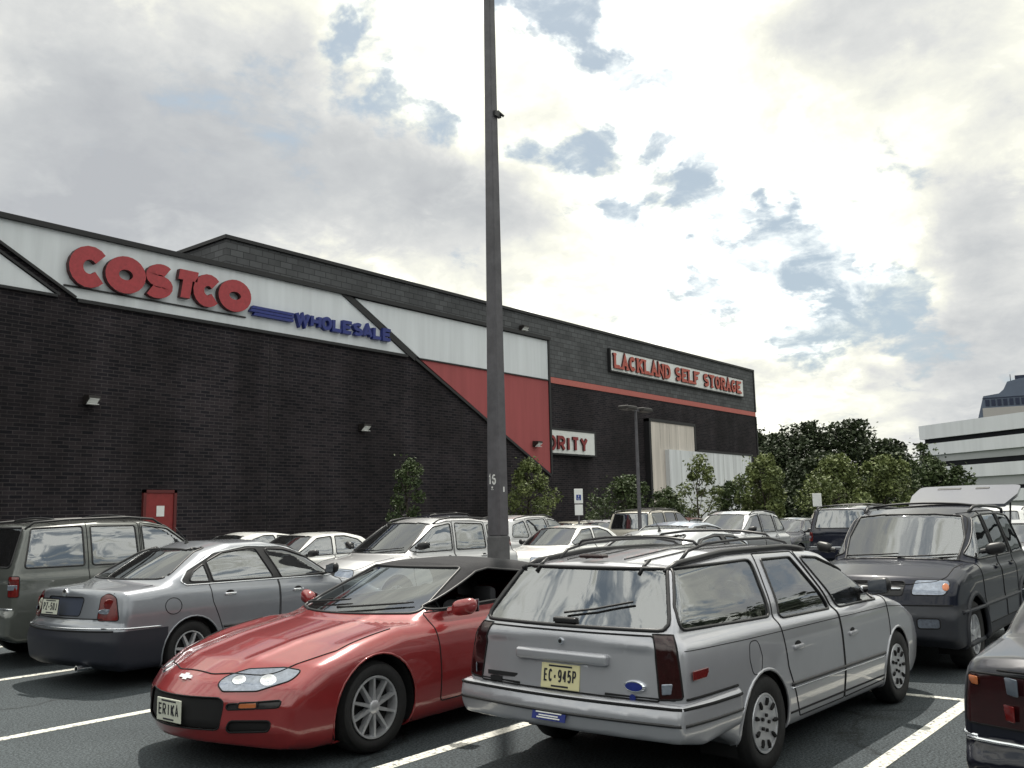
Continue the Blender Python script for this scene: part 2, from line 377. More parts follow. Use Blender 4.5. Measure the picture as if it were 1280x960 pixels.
# ------------------------------------------------------------------ ground
def tex_ground(nt, b):
    tc = nt.nodes.new('ShaderNodeTexCoord')
    def nz(s, d=8, r=.6):
        n = nt.nodes.new('ShaderNodeTexNoise'); nt.links.new(tc.outputs['Object'], n.inputs['Vector'])
        n.inputs['Scale'].default_value = s; n.inputs['Detail'].default_value = d; n.inputs['Roughness'].default_value = r; return n
    a = nz(.45, 6); c = nz(55, 4, .8); v = nt.nodes.new('ShaderNodeTexVoronoi'); v.feature = 'DISTANCE_TO_EDGE'
    w = nz(1.2, 4); ad = nt.nodes.new('ShaderNodeVectorMath'); ad.operation = 'MULTIPLY_ADD'; ad.inputs[1].default_value = (1.1, 1.1, 1.1)
    nt.links.new(w.outputs['Color'], ad.inputs[0]); nt.links.new(tc.outputs['Object'], ad.inputs[2]); nt.links.new(ad.outputs[0], v.inputs['Vector'])
    v.inputs['Scale'].default_value = .28
    r1 = nt.nodes.new('ShaderNodeValToRGB'); nt.links.new(a.outputs['Fac'], r1.inputs[0])
    e = r1.color_ramp.elements; e[0].position = .3; e[0].color = (.030, .037, .042, 1); e[1].position = .7; e[1].color = (.056, .067, .073, 1)
    r2 = nt.nodes.new('ShaderNodeValToRGB'); nt.links.new(c.outputs['Fac'], r2.inputs[0])
    e = r2.color_ramp.elements; e[0].position = .40; e[0].color = (.25, .25, .25, 1); e[1].position = .62; e[1].color = (2.0, 2.0, 2.0, 1)
    r3 = nt.nodes.new('ShaderNodeValToRGB'); nt.links.new(v.outputs['Distance'], r3.inputs[0])
    e = r3.color_ramp.elements; e[0].position = .0; e[0].color = (.45, .45, .45, 1); e[1].position = .012; e[1].color = (1, 1, 1, 1)
    m1 = nt.nodes.new('ShaderNodeVectorMath'); m1.operation = 'MULTIPLY'; m2 = nt.nodes.new('ShaderNodeVectorMath'); m2.operation = 'MULTIPLY'
    nt.links.new(r1.outputs[0], m1.inputs[0]); nt.links.new(r2.outputs[0], m1.inputs[1]); nt.links.new(m1.outputs[0], m2.inputs[0]); nt.links.new(r3.outputs[0], m2.inputs[1])
    # oil spots and tyre-worn dark patches
    st = nz(.9, 5, .55); r4 = nt.nodes.new('ShaderNodeValToRGB'); nt.links.new(st.outputs['Fac'], r4.inputs[0]); e = r4.color_ramp.elements
    e[0].position = .60; e[0].color = (1, 1, 1, 1); e[1].position = .70; e[1].color = (.55, .54, .53, 1)
    m3 = nt.nodes.new('ShaderNodeVectorMath'); m3.operation = 'MULTIPLY'; nt.links.new(m2.outputs[0], m3.inputs[0]); nt.links.new(r4.outputs[0], m3.inputs[1])
    nt.links.new(m3.outputs[0], b.inputs['Base Color'])
    bp = nt.nodes.new('ShaderNodeBump'); bp.inputs['Strength'].default_value = .7; bp.inputs['Distance'].default_value = .01
    nt.links.new(c.outputs['Fac'], bp.inputs['Height']); nt.links.new(bp.outputs[0], b.inputs['Normal'])
ASPH = mat('asphalt', (.04, .045, .05), .85, fn=tex_ground, spec=.3)
g = MB().add([(-900, -900, 0), (1500, -900, 0), (1500, 1500, 0), (-900, 1500, 0)], [(0, 1, 2, 3)]).build('parking_lot_asphalt', ASPH, fix=False); g['kind'] = 'structure'
def tex_line(nt, b):
    tc = nt.nodes.new('ShaderNodeTexCoord'); n = nt.nodes.new('ShaderNodeTexNoise'); nt.links.new(tc.outputs['Object'], n.inputs['Vector'])
    n.inputs['Scale'].default_value = 26; n.inputs['Detail'].default_value = 9; n.inputs['Roughness'].default_value = .72
    r = nt.nodes.new('ShaderNodeValToRGB'); nt.links.new(n.outputs['Fac'], r.inputs[0]); e = r.color_ramp.elements
    e[0].position = .40; e[0].color = (.10, .105, .11, 1); e[1].position = .48; e[1].color = (.62, .61, .55, 1)
    nt.links.new(r.outputs[0], b.inputs['Base Color'])
LINEM = mat('line_paint', (.6, .6, .55), .75, fn=tex_line)
LY = [-9.35, -6.5, -3.6, -.75, 2.13, 4.82, 7.98, 10.95, 13.85, 16.75]
def lines(mb, x0, x1, ys, w=.115):
    for y in ys: mb.box(x0, x1, y-w/2, y+w/2, .0005, .005)
m = MB(); lines(m, 2.3, 8.9, LY); lines(m, 9.0, 14.2, LY); lines(m, 20.5, 25.6, LY); lines(m, 25.7, 31, LY)
m.box(8.91, 9.0, -12, 18.2, .0008, .0055); m.box(25.61, 25.69, -12, 18.2, .0008, .0055)
g = m.build('parking_stall_lines', LINEM); g['kind'] = 'structure'
CONC = mat('concrete', (.30, .29, .27), .85, noise=.25, nscale=4, bump=.4)
GRASS = mat('grass_ground', (.035, .055, .018), .95, noise=.5, nscale=6, bump=.6)
m = MB(); m.rbox(-18, 62, 20.2, 22.5, -.05, .14, .03); m.rbox(34, 62, 22.55, 25.3, -.05, .142, .03)
g = m.build('pavement', CONC); g['kind'] = 'structure'
g = MB().add([(60, -60, .02), (150, -60, .02), (150, 70, .02), (60, 70, .02)], [(0, 1, 2, 3)]).build('grass_verge', GRASS, fix=False); g['kind'] = 'structure'

# ------------------------------------------------------------------ the big store
def tex_brick(nt, b):
    tc = nt.nodes.new('ShaderNodeTexCoord'); sp = nt.nodes.new('ShaderNodeSeparateXYZ'); nt.links.new(tc.outputs['Object'], sp.inputs[0])
    ad = nt.nodes.new('ShaderNodeMath'); ad.operation = 'ADD'; nt.links.new(sp.outputs[0], ad.inputs[0]); nt.links.new(sp.outputs[1], ad.inputs[1])
    cb = nt.nodes.new('ShaderNodeCombineXYZ'); nt.links.new(ad.outputs[0], cb.inputs[0]); nt.links.new(sp.outputs[2], cb.inputs[1])
    br = nt.nodes.new('ShaderNodeTexBrick'); nt.links.new(cb.outputs[0], br.inputs['Vector'])
    br.inputs['Scale'].default_value = 1.0; br.inputs['Brick Width'].default_value = .30; br.inputs['Row Height'].default_value = .095
    br.inputs['Mortar Size'].default_value = .010; br.inputs['Bias'].default_value = -.1
    br.inputs['Color1'].default_value = (.022, .018, .021, 1); br.inputs['Color2'].default_value = (.006, .006, .009, 1); br.inputs['Mortar'].default_value = (.043, .038, .040, 1)
    n = nt.nodes.new('ShaderNodeTexNoise'); nt.links.new(tc.outputs['Object'], n.inputs['Vector']); n.inputs['Scale'].default_value = .35; n.inputs['Detail'].default_value = 9; n.inputs['Roughness'].default_value = .7
    r = nt.nodes.new('ShaderNodeMapRange'); nt.links.new(n.outputs['Fac'], r.inputs['Value']); r.inputs['From Min'].default_value = .3; r.inputs['From Max'].default_value = .7; r.inputs['To Min'].default_value = .55; r.inputs['To Max'].default_value = 1.55
    v = nt.nodes.new('ShaderNodeVectorMath'); v.operation = 'SCALE'; nt.links.new(br.outputs['Color'], v.inputs[0]); nt.links.new(r.outputs[0], v.inputs['Scale'])
    # rain streaks and soot, long in z
    mp = nt.nodes.new('ShaderNodeMapping'); nt.links.new(tc.outputs['Object'], mp.inputs['Vector']); mp.inputs['Scale'].default_value = (1.3, 1.3, .07)
    n2 = nt.nodes.new('ShaderNodeTexNoise'); nt.links.new(mp.outputs[0], n2.inputs['Vector']); n2.inputs['Scale'].default_value = 1.0; n2.inputs['Detail'].default_value = 7
    r2 = nt.nodes.new('ShaderNodeMapRange'); nt.links.new(n2.outputs['Fac'], r2.inputs['Value']); r2.inputs['From Min'].default_value = .35; r2.inputs['From Max'].default_value = .68; r2.inputs['To Min'].default_value = .80; r2.inputs['To Max'].default_value = 1.25
    v2 = nt.nodes.new('ShaderNodeVectorMath'); v2.operation = 'SCALE'; nt.links.new(v.outputs[0], v2.inputs[0]); nt.links.new(r2.outputs[0], v2.inputs['Scale'])
    nt.links.new(v2.outputs[0], b.inputs['Base Color'])
    bp = nt.nodes.new('ShaderNodeBump'); bp.inputs['Strength'].default_value = .6; bp.inputs['Distance'].default_value = .02; bp.invert = True
    nt.links.new(br.outputs['Fac'], bp.inputs['Height']); nt.links.new(bp.outputs[0], b.inputs['Normal'])
BRICK = mat('dark_brick', (.03, .025, .027), .9, fn=tex_brick, spec=.2)
def tex_block(col):
    def f(nt, b):
        tc = nt.nodes.new('ShaderNodeTexCoord'); sp = nt.nodes.new('ShaderNodeSeparateXYZ'); nt.links.new(tc.outputs['Object'], sp.inputs[0])
        ad = nt.nodes.new('ShaderNodeMath'); ad.operation = 'ADD'; nt.links.new(sp.outputs[0], ad.inputs[0]); nt.links.new(sp.outputs[1], ad.inputs[1])
        cb = nt.nodes.new('ShaderNodeCombineXYZ'); nt.links.new(ad.outputs[0], cb.inputs[0]); nt.links.new(sp.outputs[2], cb.inputs[1])
        br = nt.nodes.new('ShaderNodeTexBrick'); nt.links.new(cb.outputs[0], br.inputs['Vector'])
        br.inputs['Scale'].default_value = 1.0; br.inputs['Brick Width'].default_value = .5; br.inputs['Row Height'].default_value = .22; br.inputs['Mortar Size'].default_value = .014
        c = np.array(col)
        br.inputs['Color1'].default_value = (*(c*1.12), 1); br.inputs['Color2'].default_value = (*(c*.8), 1); br.inputs['Mortar'].default_value = (*(c*.45), 1)
        n = nt.nodes.new('ShaderNodeTexNoise'); nt.links.new(tc.outputs['Object'], n.inputs['Vector']); n.inputs['Scale'].default_value = .8; n.inputs['Detail'].default_value = 9; n.inputs['Roughness'].default_value = .7
        r = nt.nodes.new('ShaderNodeMapRange'); nt.links.new(n.outputs['Fac'], r.inputs['Value']); r.inputs['From Min'].default_value = .3; r.inputs['From Max'].default_value = .7; r.inputs['To Min'].default_value = .78; r.inputs['To Max'].default_value = 1.22
        v = nt.nodes.new('ShaderNodeVectorMath'); v.operation = 'SCALE'; nt.links.new(br.outputs['Color'], v.inputs[0]); nt.links.new(r.outputs[0], v.inputs['Scale'])
        nt.links.new(v.outputs[0], b.inputs['Base Color'])
    return f
GBLOCK = mat('grey_block', (.075, .08, .09), .9, fn=tex_block((.100, .103, .108)), spec=.2)
def streaks(col, amt=.25, sc=1.2, joint=0.0):
    def f(nt, b):
        tc = nt.nodes.new('ShaderNodeTexCoord'); mp = nt.nodes.new('ShaderNodeMapping'); nt.links.new(tc.outputs['Object'], mp.inputs['Vector'])
        mp.inputs['Scale'].default_value = (sc*2.2, sc*2.2, sc*.16)
        n = nt.nodes.new('ShaderNodeTexNoise'); nt.links.new(mp.outputs[0], n.inputs['Vector']); n.inputs['Scale'].default_value = 1.0; n.inputs['Detail'].default_value = 8; n.inputs['Roughness'].default_value = .6
        r = nt.nodes.new('ShaderNodeMapRange'); nt.links.new(n.outputs['Fac'], r.inputs['Value']); r.inputs['From Min'].default_value = .35; r.inputs['From Max'].default_value = .7; r.inputs['To Min'].default_value = 1.06; r.inputs['To Max'].default_value = 1-amt
        v = nt.nodes.new('ShaderNodeVectorMath'); v.operation = 'SCALE'; v.inputs[0].default_value = col; nt.links.new(r.outputs[0], v.inputs['Scale'])
        nt.links.new(v.outputs[0], b.inputs['Base Color'])
    return f
WPAN = mat('white_wall_paint', (.74, .74, .72), .75, fn=streaks((.66, .69, .72), .10))
RPAN = mat('red_wall_paint', (.36, .07, .07), .85, fn=streaks((.33, .075, .078), .16))
SEAM_W = mat('joint_sealant', (.006, .006, .006), .9)
COPE = mat('black_coping', (.010, .010, .012), .6, noise=.3)
Y0 = 22.72
st = thing('warehouse_store', 'dark brick warehouse store with slanted white and red wall panels', 'building', (5, Y0, 0))
SX, SY = 5, Y0
def stp(mb, name, m, **k): return mb.xform(lambda p: (p[0]-SX, p[1]-SY, p[2])).build(name, m, st, **k)
stp(MB().box(-32, 30.64, Y0, 62, 0, 8.98), 'brick_wall', BRICK)
def panel(poly, d=.05): return MB().prism(poly, 1, Y0-d, Y0-.002)
stp(panel([(-32, 7.33), (10.15, 7.33), (7.25, 8.96), (-32, 8.96)]), 'white_panel', WPAN)
stp(panel([(10.73, 7.31), (22.30, 7.31), (19.32, 8.96), (7.85, 8.96)]), 'white_panel', WPAN)
stp(panel([(22.98, 7.27), (30.62, 7.27), (30.62, 8.93), (19.93, 8.93)]), 'white_panel', WPAN)
stp(panel([(23.00, 7.225), (30.62, 7.225), (30.62, 3.30)]), 'red_panel', RPAN)
# black edge strips round the panels
def strip(a, b, w, d=.10):
    a = Vector(a); b = Vector(b); n = Vector((-(b-a).y, (b-a).x)).normalized()*w/2
    return MB().prism([tuple(a-n), tuple(b-n), tuple(b+n), tuple(a+n)], 1, Y0-d, Y0-.001)
m = MB()
for a, b, w in (((-32, 7.30), (10.2, 7.30), .07), ((10.7, 7.27), (22.35, 7.27), .09), ((19.40, 9.02), (22.72, 7.22), .20), ((22.70, 7.23), (30.66, 3.24), .10), ((22.9, 7.247), (30.62, 7.247), .045), ((10.65, 7.33), (7.72, 8.96), .07), ((10.25, 7.33), (7.35, 8.96), .06)):
    s = strip(a, b, w); m.add(s.v, s.f)
m.box(30.63, 30.74, Y0-.1, Y0+.2, 3.3, 9.0)
stp(m, 'edge_strips', COPE)
m = MB().box(-32, 30.74, Y0-.16, Y0+.3, 8.96, 9.09); m.box(30.44, 30.76, Y0+.3, 62, 8.97, 9.085)
stp(m, 'coping', COPE)
for x in (-20, -12, -4, 4, 16.6, 25.2): stp(MB().box(x-.012, x+.012, Y0-.004, Y0+.01, .1, 7.2 if x < 23 else 5.8), 'control_joint', SEAM_W)
REDD = mat('red_door_paint', (.21, .020, .020), .5, noise=.2)
dr = stp(MB().rbox(12.74, 13.54, Y0-.06, Y0-.001, .14, 2.44, .01), 'door', REDD)
stp(MB().box(12.66, 12.74, Y0-.09, Y0, .14, 2.52).box(13.54, 13.62, Y0-.09, Y0, .14, 2.52).box(12.66, 13.62, Y0-.09, Y0, 2.44, 2.52), 'door_frame', mat('dark_red_frame', (.10, .012, .012), .6))
nb = MB().box(13.05, 13.27, Y0-.07, Y0-.061, 1.82, 2.10).xform(lambda p: (p[0]-SX, p[1]-SY, p[2])).build('notice', WHITEP, dr)
hd = MB().tube([(12.84, Y0-.12, 1.15), (12.96, Y0-.12, 1.15)], .02).tube([(12.84, Y0-.12, 1.15), (12.84, Y0-.05, 1.15)], .015).xform(lambda p: (p[0]-SX, p[1]-SY, p[2])).build('handle', CHROME, dr)
# wall lights (each lifts off the wall)
LAMPB = mat('lamp_housing_bronze', (.018, .015, .014), .5)
def wall_light(x, y, z, label, w=.30, grp='lights on the store walls'):
    t = thing('wall_light', label, 'wall light', (x, y, z), 0, grp)
    MB().prism([(-.30, .11), (-.02, .13), (-.005, -.10), (-.12, -.10), (-.30, .04)], 0, -w/2, w/2).build('housing', LAMPB, t)
    MB().box(-w*.42, w*.42, -.285, -.13, -.115, -.102).prism([(-.305, .035), (-.315, .03), (-.135, -.113), (-.125, -.103)], 0, -w*.42, w*.42).build('lens', WHITEP, t)
wall_light(11.14, Y0, 4.75, 'small wall light on the dark brick below the big red letters')
wall_light(20.28, Y0, 4.61, 'small wall light on the dark brick left of the tall lamp post')
wall_light(29.58, Y0-.05, 4.5, 'small wall light on the red wall panel', .3)
wall_light(32.49, 25.5, 10.14, 'white floodlight high on the grey block wall above the white panel', .4)

# store sign
SIGNR = mat('sign_red_face', (.33, .030, .038), .45, noise=.25, nscale=14)
SIGNS = mat('sign_letter_side', (.05, .008, .010), .6)
sg = thing('store_sign', 'large raised red letters reading COSTCO on the white wall band', 'sign', (13, Y0, 8.1))
def sgp(mb, name, m): return mb.xform(lambda p: (p[0]-13, p[1]-Y0, p[2]-8.1)).build(name, m, sg)
def two_tone(o, m2):
    o.data.materials.append(m2)
    for p in o.data.polygons:
        if abs(p.normal.y) < .5: p.material_index = 1
for ch, x0, x1, z0, z1, t in (('C', 10.33, 11.42, 7.60, 8.69, .355), ('O', 11.27, 12.42, 7.62, 8.62, .36), ('S', 12.30, 13.26, 7.65, 8.61, .30),
                          ('T', 13.12, 14.10, 7.66, 8.60, .29), ('C', 13.80, 14.76, 7.66, 8.61, .335), ('O', 14.60, 15.74, 7.67, 8.62, .355)):
    sl = .14 if ch in 'ST' else .05
    o = sgp(letter_mb(ch, x0, z0, x1-x0-(sl*.8), z1-z0, t, Y0-.09, .16, sl), 'letter', SIGNR); two_tone(o, SIGNS)
sgp(MB().box(10.33, 15.66, Y0-.10, Y0-.05, 7.585, 7.62), 'mounting_rail', COPE)
sb = thing('store_sign', 'blue WHOLESALE lettering with speed stripes beside the red letters', 'sign', (18.5, Y0, 7.85))
def sbp(mb, name, m): return mb.xform(lambda p: (p[0]-18.5, p[1]-Y0, p[2]-7.85)).build(name, m, sb)
for i, (za, x0) in enumerate(((7.935, 15.80), (7.835, 15.74), (7.735, 15.86))):
    sbp(MB().prism([(x0, za-.042), (17.30, za-.042), (17.33, za+.042), (x0+.04, za+.042)], 1, Y0-.20, Y0-.055), 'stripe', SIGNB)
x = 17.37
for ch in 'WHOLESALE':
    w = .58 if ch == 'W' else .42
    sbp(letter_mb(ch, x, 7.63, w, .44, .115, Y0-.055, .15, .04), 'letter', SIGNB); x += w+.018

# ------------------------------------------------------------------ storage building behind and to the right
Y1 = 25.5
bs = thing('storage_building', 'long grey block storage building with red stripe above dark brick', 'building', (37, Y1, 0))
def bsp(mb, name, m): return mb.xform(lambda p: (p[0]-37, p[1]-Y1, p[2])).build(name, m, bs)
bsp(MB().box(16.83, 57.6, Y1, 70, 8.12, 10.88), 'upper_wall', GBLOCK)
bsp(MB().box(30.7, 57.6, Y1+.004, 69.9, 0, 7.84), 'brick_wall', BRICK)
bsp(MB().box(30.7, 57.64, Y1-.03, 69.95, 7.84, 8.12), 'red_stripe', mat('red_stripe_paint', (.45, .13, .11), .8, noise=.1))
bsp(MB().box(16.75, 57.7, Y1-.08, Y1+.35, 10.88, 11.0).box(16.75, 17.1, Y1+.35, 70, 10.88, 11.0).box(57.3, 57.7, Y1+.35, 70, 10.88, 11.0), 'coping', COPE)
bsp(MB().box(57.58, 57.72, Y1-.06, Y1+.3, 0, 7.83).box(57.58, 57.72, Y1-.06, Y1+.3, 8.125, 10.88), 'corner_strip', COPE)
bsp(MB().box(57.2, 58.4, Y1+.5, 69, 0, 4.0), 'side_wing', BRICK)
TAN = mat('tan_concrete', (.5, .45, .4), .85, fn=streaks((.64, .585, .53), .35, 1.0)); PGR = mat('pale_grey_concrete', (.55, .56, .57), .85, fn=streaks((.68, .70, .72), .28, 1.0))
bsp(MB().box(43.3, 48.25, Y1-.30, Y1-.004, .14, 6.56), 'tan_panel', TAN)
bsp(MB().box(44.75, 55.4, Y1-.55, Y1-.302, .14, 5.07), 'grey_panel', PGR)
bsp(MB().box(48.26, 55.4, Y1-.30, Y1-.004, .14, 5.06), 'backing_wall', PGR)
m = MB()
for k in range(1, 5): m.box(43.3+k*1.0, 43.315+k*1.0, Y1-.304, Y1-.3, 5.1, 6.54)
for k in range(1, 8): m.box(44.75+k*1.33, 44.765+k*1.33, Y1-.554, Y1-.55, .14, 5.05)
bsp(m, 'panel_joints', mat('joint_dark', (.2, .19, .18), .9))
m = MB().box(43.1, 43.3, Y1-.32, Y1, .14, 6.7).box(43.1, 48.4, Y1-.34, Y1, 6.56, 6.72).box(48.25, 48.42, Y1-.34, Y1, 5.2, 6.56).box(48.25, 55.6, Y1-.57, Y1, 5.07, 5.2).box(55.4, 55.58, Y1-.57, Y1, .14, 5.07)
bsp(m, 'panel_edging', COPE)
ls = thing('storage_sign', 'long white sign board reading LACKLAND SELF STORAGE in orange red letters', 'sign', (47.6, Y1, 9.5))
def lsp(mb, name, m): return mb.xform(lambda p: (p[0]-47.6, p[1]-Y1, p[2]-9.5)).build(name, m, ls)
lsp(MB().box(39.76, 55.6, Y1-.16, Y1-.002, 9.0, 10.08), 'board', WHITEP)
lsp(MB().box(39.66, 39.76, Y1-.18, Y1, 8.94, 10.16).box(39.76, 55.7, Y1-.18, Y1, 10.08, 10.16).box(39.76, 55.7, Y1-.18, Y1, 8.93, 9.0), 'frame', COPE)
SIGNO = mat('sign_orange_red', (.42, .075, .048), .5, noise=.2)
sh = None
x = 39.92
for ch in 'LACKLAND SELF STORAGE':
    if ch != ' ': two_tone(lsp(letter_mb(ch, x, 9.13, .655, .80, .19, Y1-.161, .10, 0, True), 'letter', SIGNO), SIGNS)
    x += .757 if ch != ' ' else .47
os_ = thing('shop_sign', 'white sign with dark red letters ending ORITY beside the red panel', 'sign', (35.5, Y1, 5.05))
def osp(mb, name, m): return mb.xform(lambda p: (p[0]-35.5, p[1]-Y1, p[2]-5.05)).build(name, m, os_)
osp(MB().box(33.2, 37.92, Y1-.2, Y1-.002, 4.5, 5.58), 'board', WHITEP)
osp(MB().box(33.1, 38.05, Y1-.22, Y1, 5.58, 5.68).box(37.92, 38.05, Y1-.22, Y1, 4.42, 5.58).box(33.1, 37.92, Y1-.22, Y1, 4.42, 4.5), 'frame', COPE)
SIGND = mat('sign_dark_red', (.22, .015, .018), .5, noise=.3, nscale=6)
x = 33.98
for ch in 'ORITY':
    w = .3 if ch == 'I' else .60
    two_tone(osp(letter_mb(ch, x, 4.60, w, .72, .15, Y1-.201, .09), 'letter', SIGND), SIGNS); x += w+.13

# ------------------------------------------------------------------ office building far right
A = Vector((144.52, 24.06, 0)); B = Vector((156.74, 41.44, 0)); dAB = (B-A).normalized(); nAB = Vector((dAB.y, -dAB.x, 0))  # nAB points away from the camera
if nAB.dot(A) < 0: nAB = -nAB
A2 = A-dAB*60
OW = mat('office_white_concrete', (.70, .71, .73), .8, fn=streaks((.66, .67, .72), .10, .3)); OG = mat('office_grey_concrete', (.33, .34, .36), .85, noise=.08, nscale=.4)
OD = mat('office_dark_glass', (.010, .011, .014), .7, noise=.3, nscale=.5, spec=.1)
ob = thing('office_building', 'pale office block with long white bands and dark ribbon windows', 'building', (B.x, B.y, 0))
Lf = (B-A2).length
def obp(mb, name, m):   # local u along the front from B back towards A2, w into the building
    return mb.xform(lambda p: tuple((-dAB*p[0]+nAB*p[1]+Vector((0, 0, p[2])))[:])).build(name, m, ob)
obp(MB().box(.6, Lf, .5, 38, 0, 14.2), 'core', OD)
zf = [(14.5, 12.28, 'w'), (12.28, 11.5, 'd'), (11.5, 9.65, 'w'), (9.65, 8.55, 'g'), (8.55, 7.72, 'd'), (7.72, 5.85, 'w'), (5.85, 4.45, 'g'), (4.45, 3.9, 'd'), (3.9, 2.2, 'w'), (2.2, .4, 'g')]
for i, (zt, zb, k) in enumerate(zf):
    if k == 'w': obp(MB().box(0, Lf, 0, 40, zb, zt), 'white_band', OW)
    if k == 'g': obp(MB().box(.3, Lf, .35, 39, zb, zt-.01), 'grey_band', OG)
# dark glass tower behind the office
tw = thing('office_tower', 'dark blue glass tower top with sloping sides behind the pale office', 'building', (333, 68.5, 0))
TB = mat('tower_blue_stone', (.10, .125, .175), .6, noise=.15, nscale=.2); TG = mat('tower_dark_glass', (.015, .022, .05), .15)
def twp(mb, name, m):      # local frame: u to the right across the view, w away
    uu = Vector((.2, -.98, 0)); ww = Vector((.98, .2, 0))
    return mb.xform(lambda p: tuple((uu*p[0]+ww*p[1]+Vector((0, 0, p[2])))[:])).build(name, m, tw)
twp(MB().prism([(-1.5, 0), (-.6, 30), (1.5, 37.4), (6.2, 38.0), (7.6, 39.2), (8.9, 41.7), (13, 42.6), (40, 43.4), (40, 0)], 1, 0, 26), 'facade', TB)
m = MB()
for k in range(20): m.box(2.0+k*1.75, 3.2+k*1.75, -.25, -.002, 34.0, 36.1)
m.box(1.2, 39.5, -.2, -.004, 36.5, 36.75)
twp(m, 'windows', TG)
twp(MB().box(1.0, 39.8, -.22, -.003, 29.5, 33.4), 'pale_band', mat('tower_pale_stone', (.40, .38, .36), .8, noise=.1))
twp(MB().tube([(10, 3, 42), (10, 3, 44.4)], .12).tube([(17, 3, 42.5), (17, 3, 45)], .12).box(11.3, 15, 2, 5, 42, 43.8), 'roof_antennas', TG)

# ------------------------------------------------------------------ lamp posts and signs
POLE = mat('pole_bronze_paint', (.085, .082, .092), .55, noise=.35, nscale=6, bump=.2)
lp = thing('lamp_post', 'tall dark square lamp post numbered 16 between the parked cars', 'lamp post', (9.66, 8.06, 0))
m = MB(); zs = [1.42, 4, 8, 13.2]; ws = [.112, .092, .068, .045]; v = []; f = []
for z, w in zip(zs, ws):
    c = w*.22
    v += [(-w+c, -w, z), (w-c, -w, z), (w, -w+c, z), (w, w-c, z), (w-c, w, z), (-w+c, w, z), (-w, w-c, z), (-w, -w+c, z)]
for i in range(3):
    for k in range(8): f.append((i*8+k, i*8+(k+1) % 8, i*8+8+(k+1) % 8, i*8+8+k))
f.append(tuple(range(24, 32))); m.add(v, f).build('pole', POLE, lp)
MB().rbox(-.117, .117, -.117, .117, .0, 1.42, .03).build('pedestal', mat('pole_base_concrete', (.10, .10, .105), .85, noise=.3, nscale=6, bump=.4), lp)
MB().rbox(-.05, .05, -.135, -.12, .5, .75, .008).build('hand_hole_cover', POLE, lp)
MB().box(-.03, .10, -.112, -.06, 7.40, 7.48).tube([(.05, -.08, 7.5), (.12, -.14, 7.42)], .018).build('clamp', TRIM, lp)
m = MB()
for sx in (-1, 1):
    m.box(min(0, sx*1.1), max(0, sx*1.1), -.04, .04, 13.02, 13.1)
m.build('arm', POLE, lp)
for sx in (-1, 1):
    h = MB().rbox(sx*1.35-.38, sx*1.35+.38, -.3, .3, 12.96, 13.2, .04).build('lamp_head', LAMPB, lp)
    MB().box(sx*1.35-.3, sx*1.35+.3, -.24, .24, 12.945, 12.958).build('lens', WHITEP, h)
# the number 16 faces -X on the dark side
nm = MB()
letter_mb('1', -.066, 2.10, .055, .14, .022, 0, .004, 0, False, nm); letter_mb('6', -.002, 2.10, .066, .14, .020, 0, .004, 0, False, nm)
nm.tube([(0, -.003, 2.05), (0, -.003, 2.075)], .012, 6); nm.box(-.02, .02, -.004, 0, 2.03, 2.037)
nm.xform(lambda p: (-.1075+p[1], -p[0], p[2])).build('number_marking', WHITEP, lp)
MB().box(-.012, .014, -.1125, -.108, 2.0, 2.07).build('sticker', WHITEP, lp)

def far_post(x, y, h, label, twin=True, w=.065):
    t = thing('lamp_post', label, 'lamp post', (x, y, 0), 0, 'smaller lamp posts across the lot')
    MB().tube([(0, 0, 0), (0, 0, h)], [w, w*.6], 8).build('pole', POLE, t)
    MB().tube([(0, 0, 0), (0, 0, .5)], .22, 12).build('pedestal', CONC, t)
    for s in ((-1, 1) if twin else (1,)):
        MB().rbox(s*.42-.26, s*.42+.26, -.17, .17, h-.02, h+.09, .03).build('lamp_head', LAMPB, t)
    MB().box(-.4, .4, -.03, .03, h-.02, h+.04).build('arm', POLE, t)
far_post(22.3, 13.45, 4.55, 'thin lamp post with two flat heads before the tan wall panel')
far_post(58, 15.36, 5.3, 'distant lamp post with flat twin heads before the pale office')
# accessible parking sign
BLUEP = mat('sign_blue_paint', (.012, .04, .22), .5)
ps = thing('parking_sign', 'white accessible parking sign with blue symbol on a thin post', 'sign', (24.63, 17.13, 0), R(-30))
MB().box(-.025, .025, 0, .03, 0, 2.45).build('post', POLE, ps)
MB().rbox(-.155, .155, -.012, -.001, 2.0, 2.47, .01, 1).build('sign_plate', WHITEP, ps)
MB().rbox(-.145, .145, -.012, -.001, 1.62, 1.96, .01, 1).build('lower_plate', WHITEP, ps)
m = MB().box(-.085, .085, -.016, -.0125, 2.10, 2.28); m.build('symbol', BLUEP, ps)
MB().box(-.01, .01, -.0185, -.0165, 2.2, 2.26).tube([(0.0, -.018, 2.15)]*1+[(.035*math.cos(a), -.018, 2.15+.035*math.sin(a)) for a in np.linspace(2.2, 6.6, 9)], .006, 4).build('wheelchair_mark', WHITEP, ps)
ss = thing('parking_sign', 'small pale sign seen from behind above the dark parked suv', 'sign', (31.5, 11.85, 0), R(-60))
MB().box(-.025, .025, 0, .03, 0, 2.1).build('post', POLE, ss)
MB().rbox(-.15, .15, -.012, -.001, 1.75, 2.2, .01, 1).build('sign_plate', WHITEP, ss)

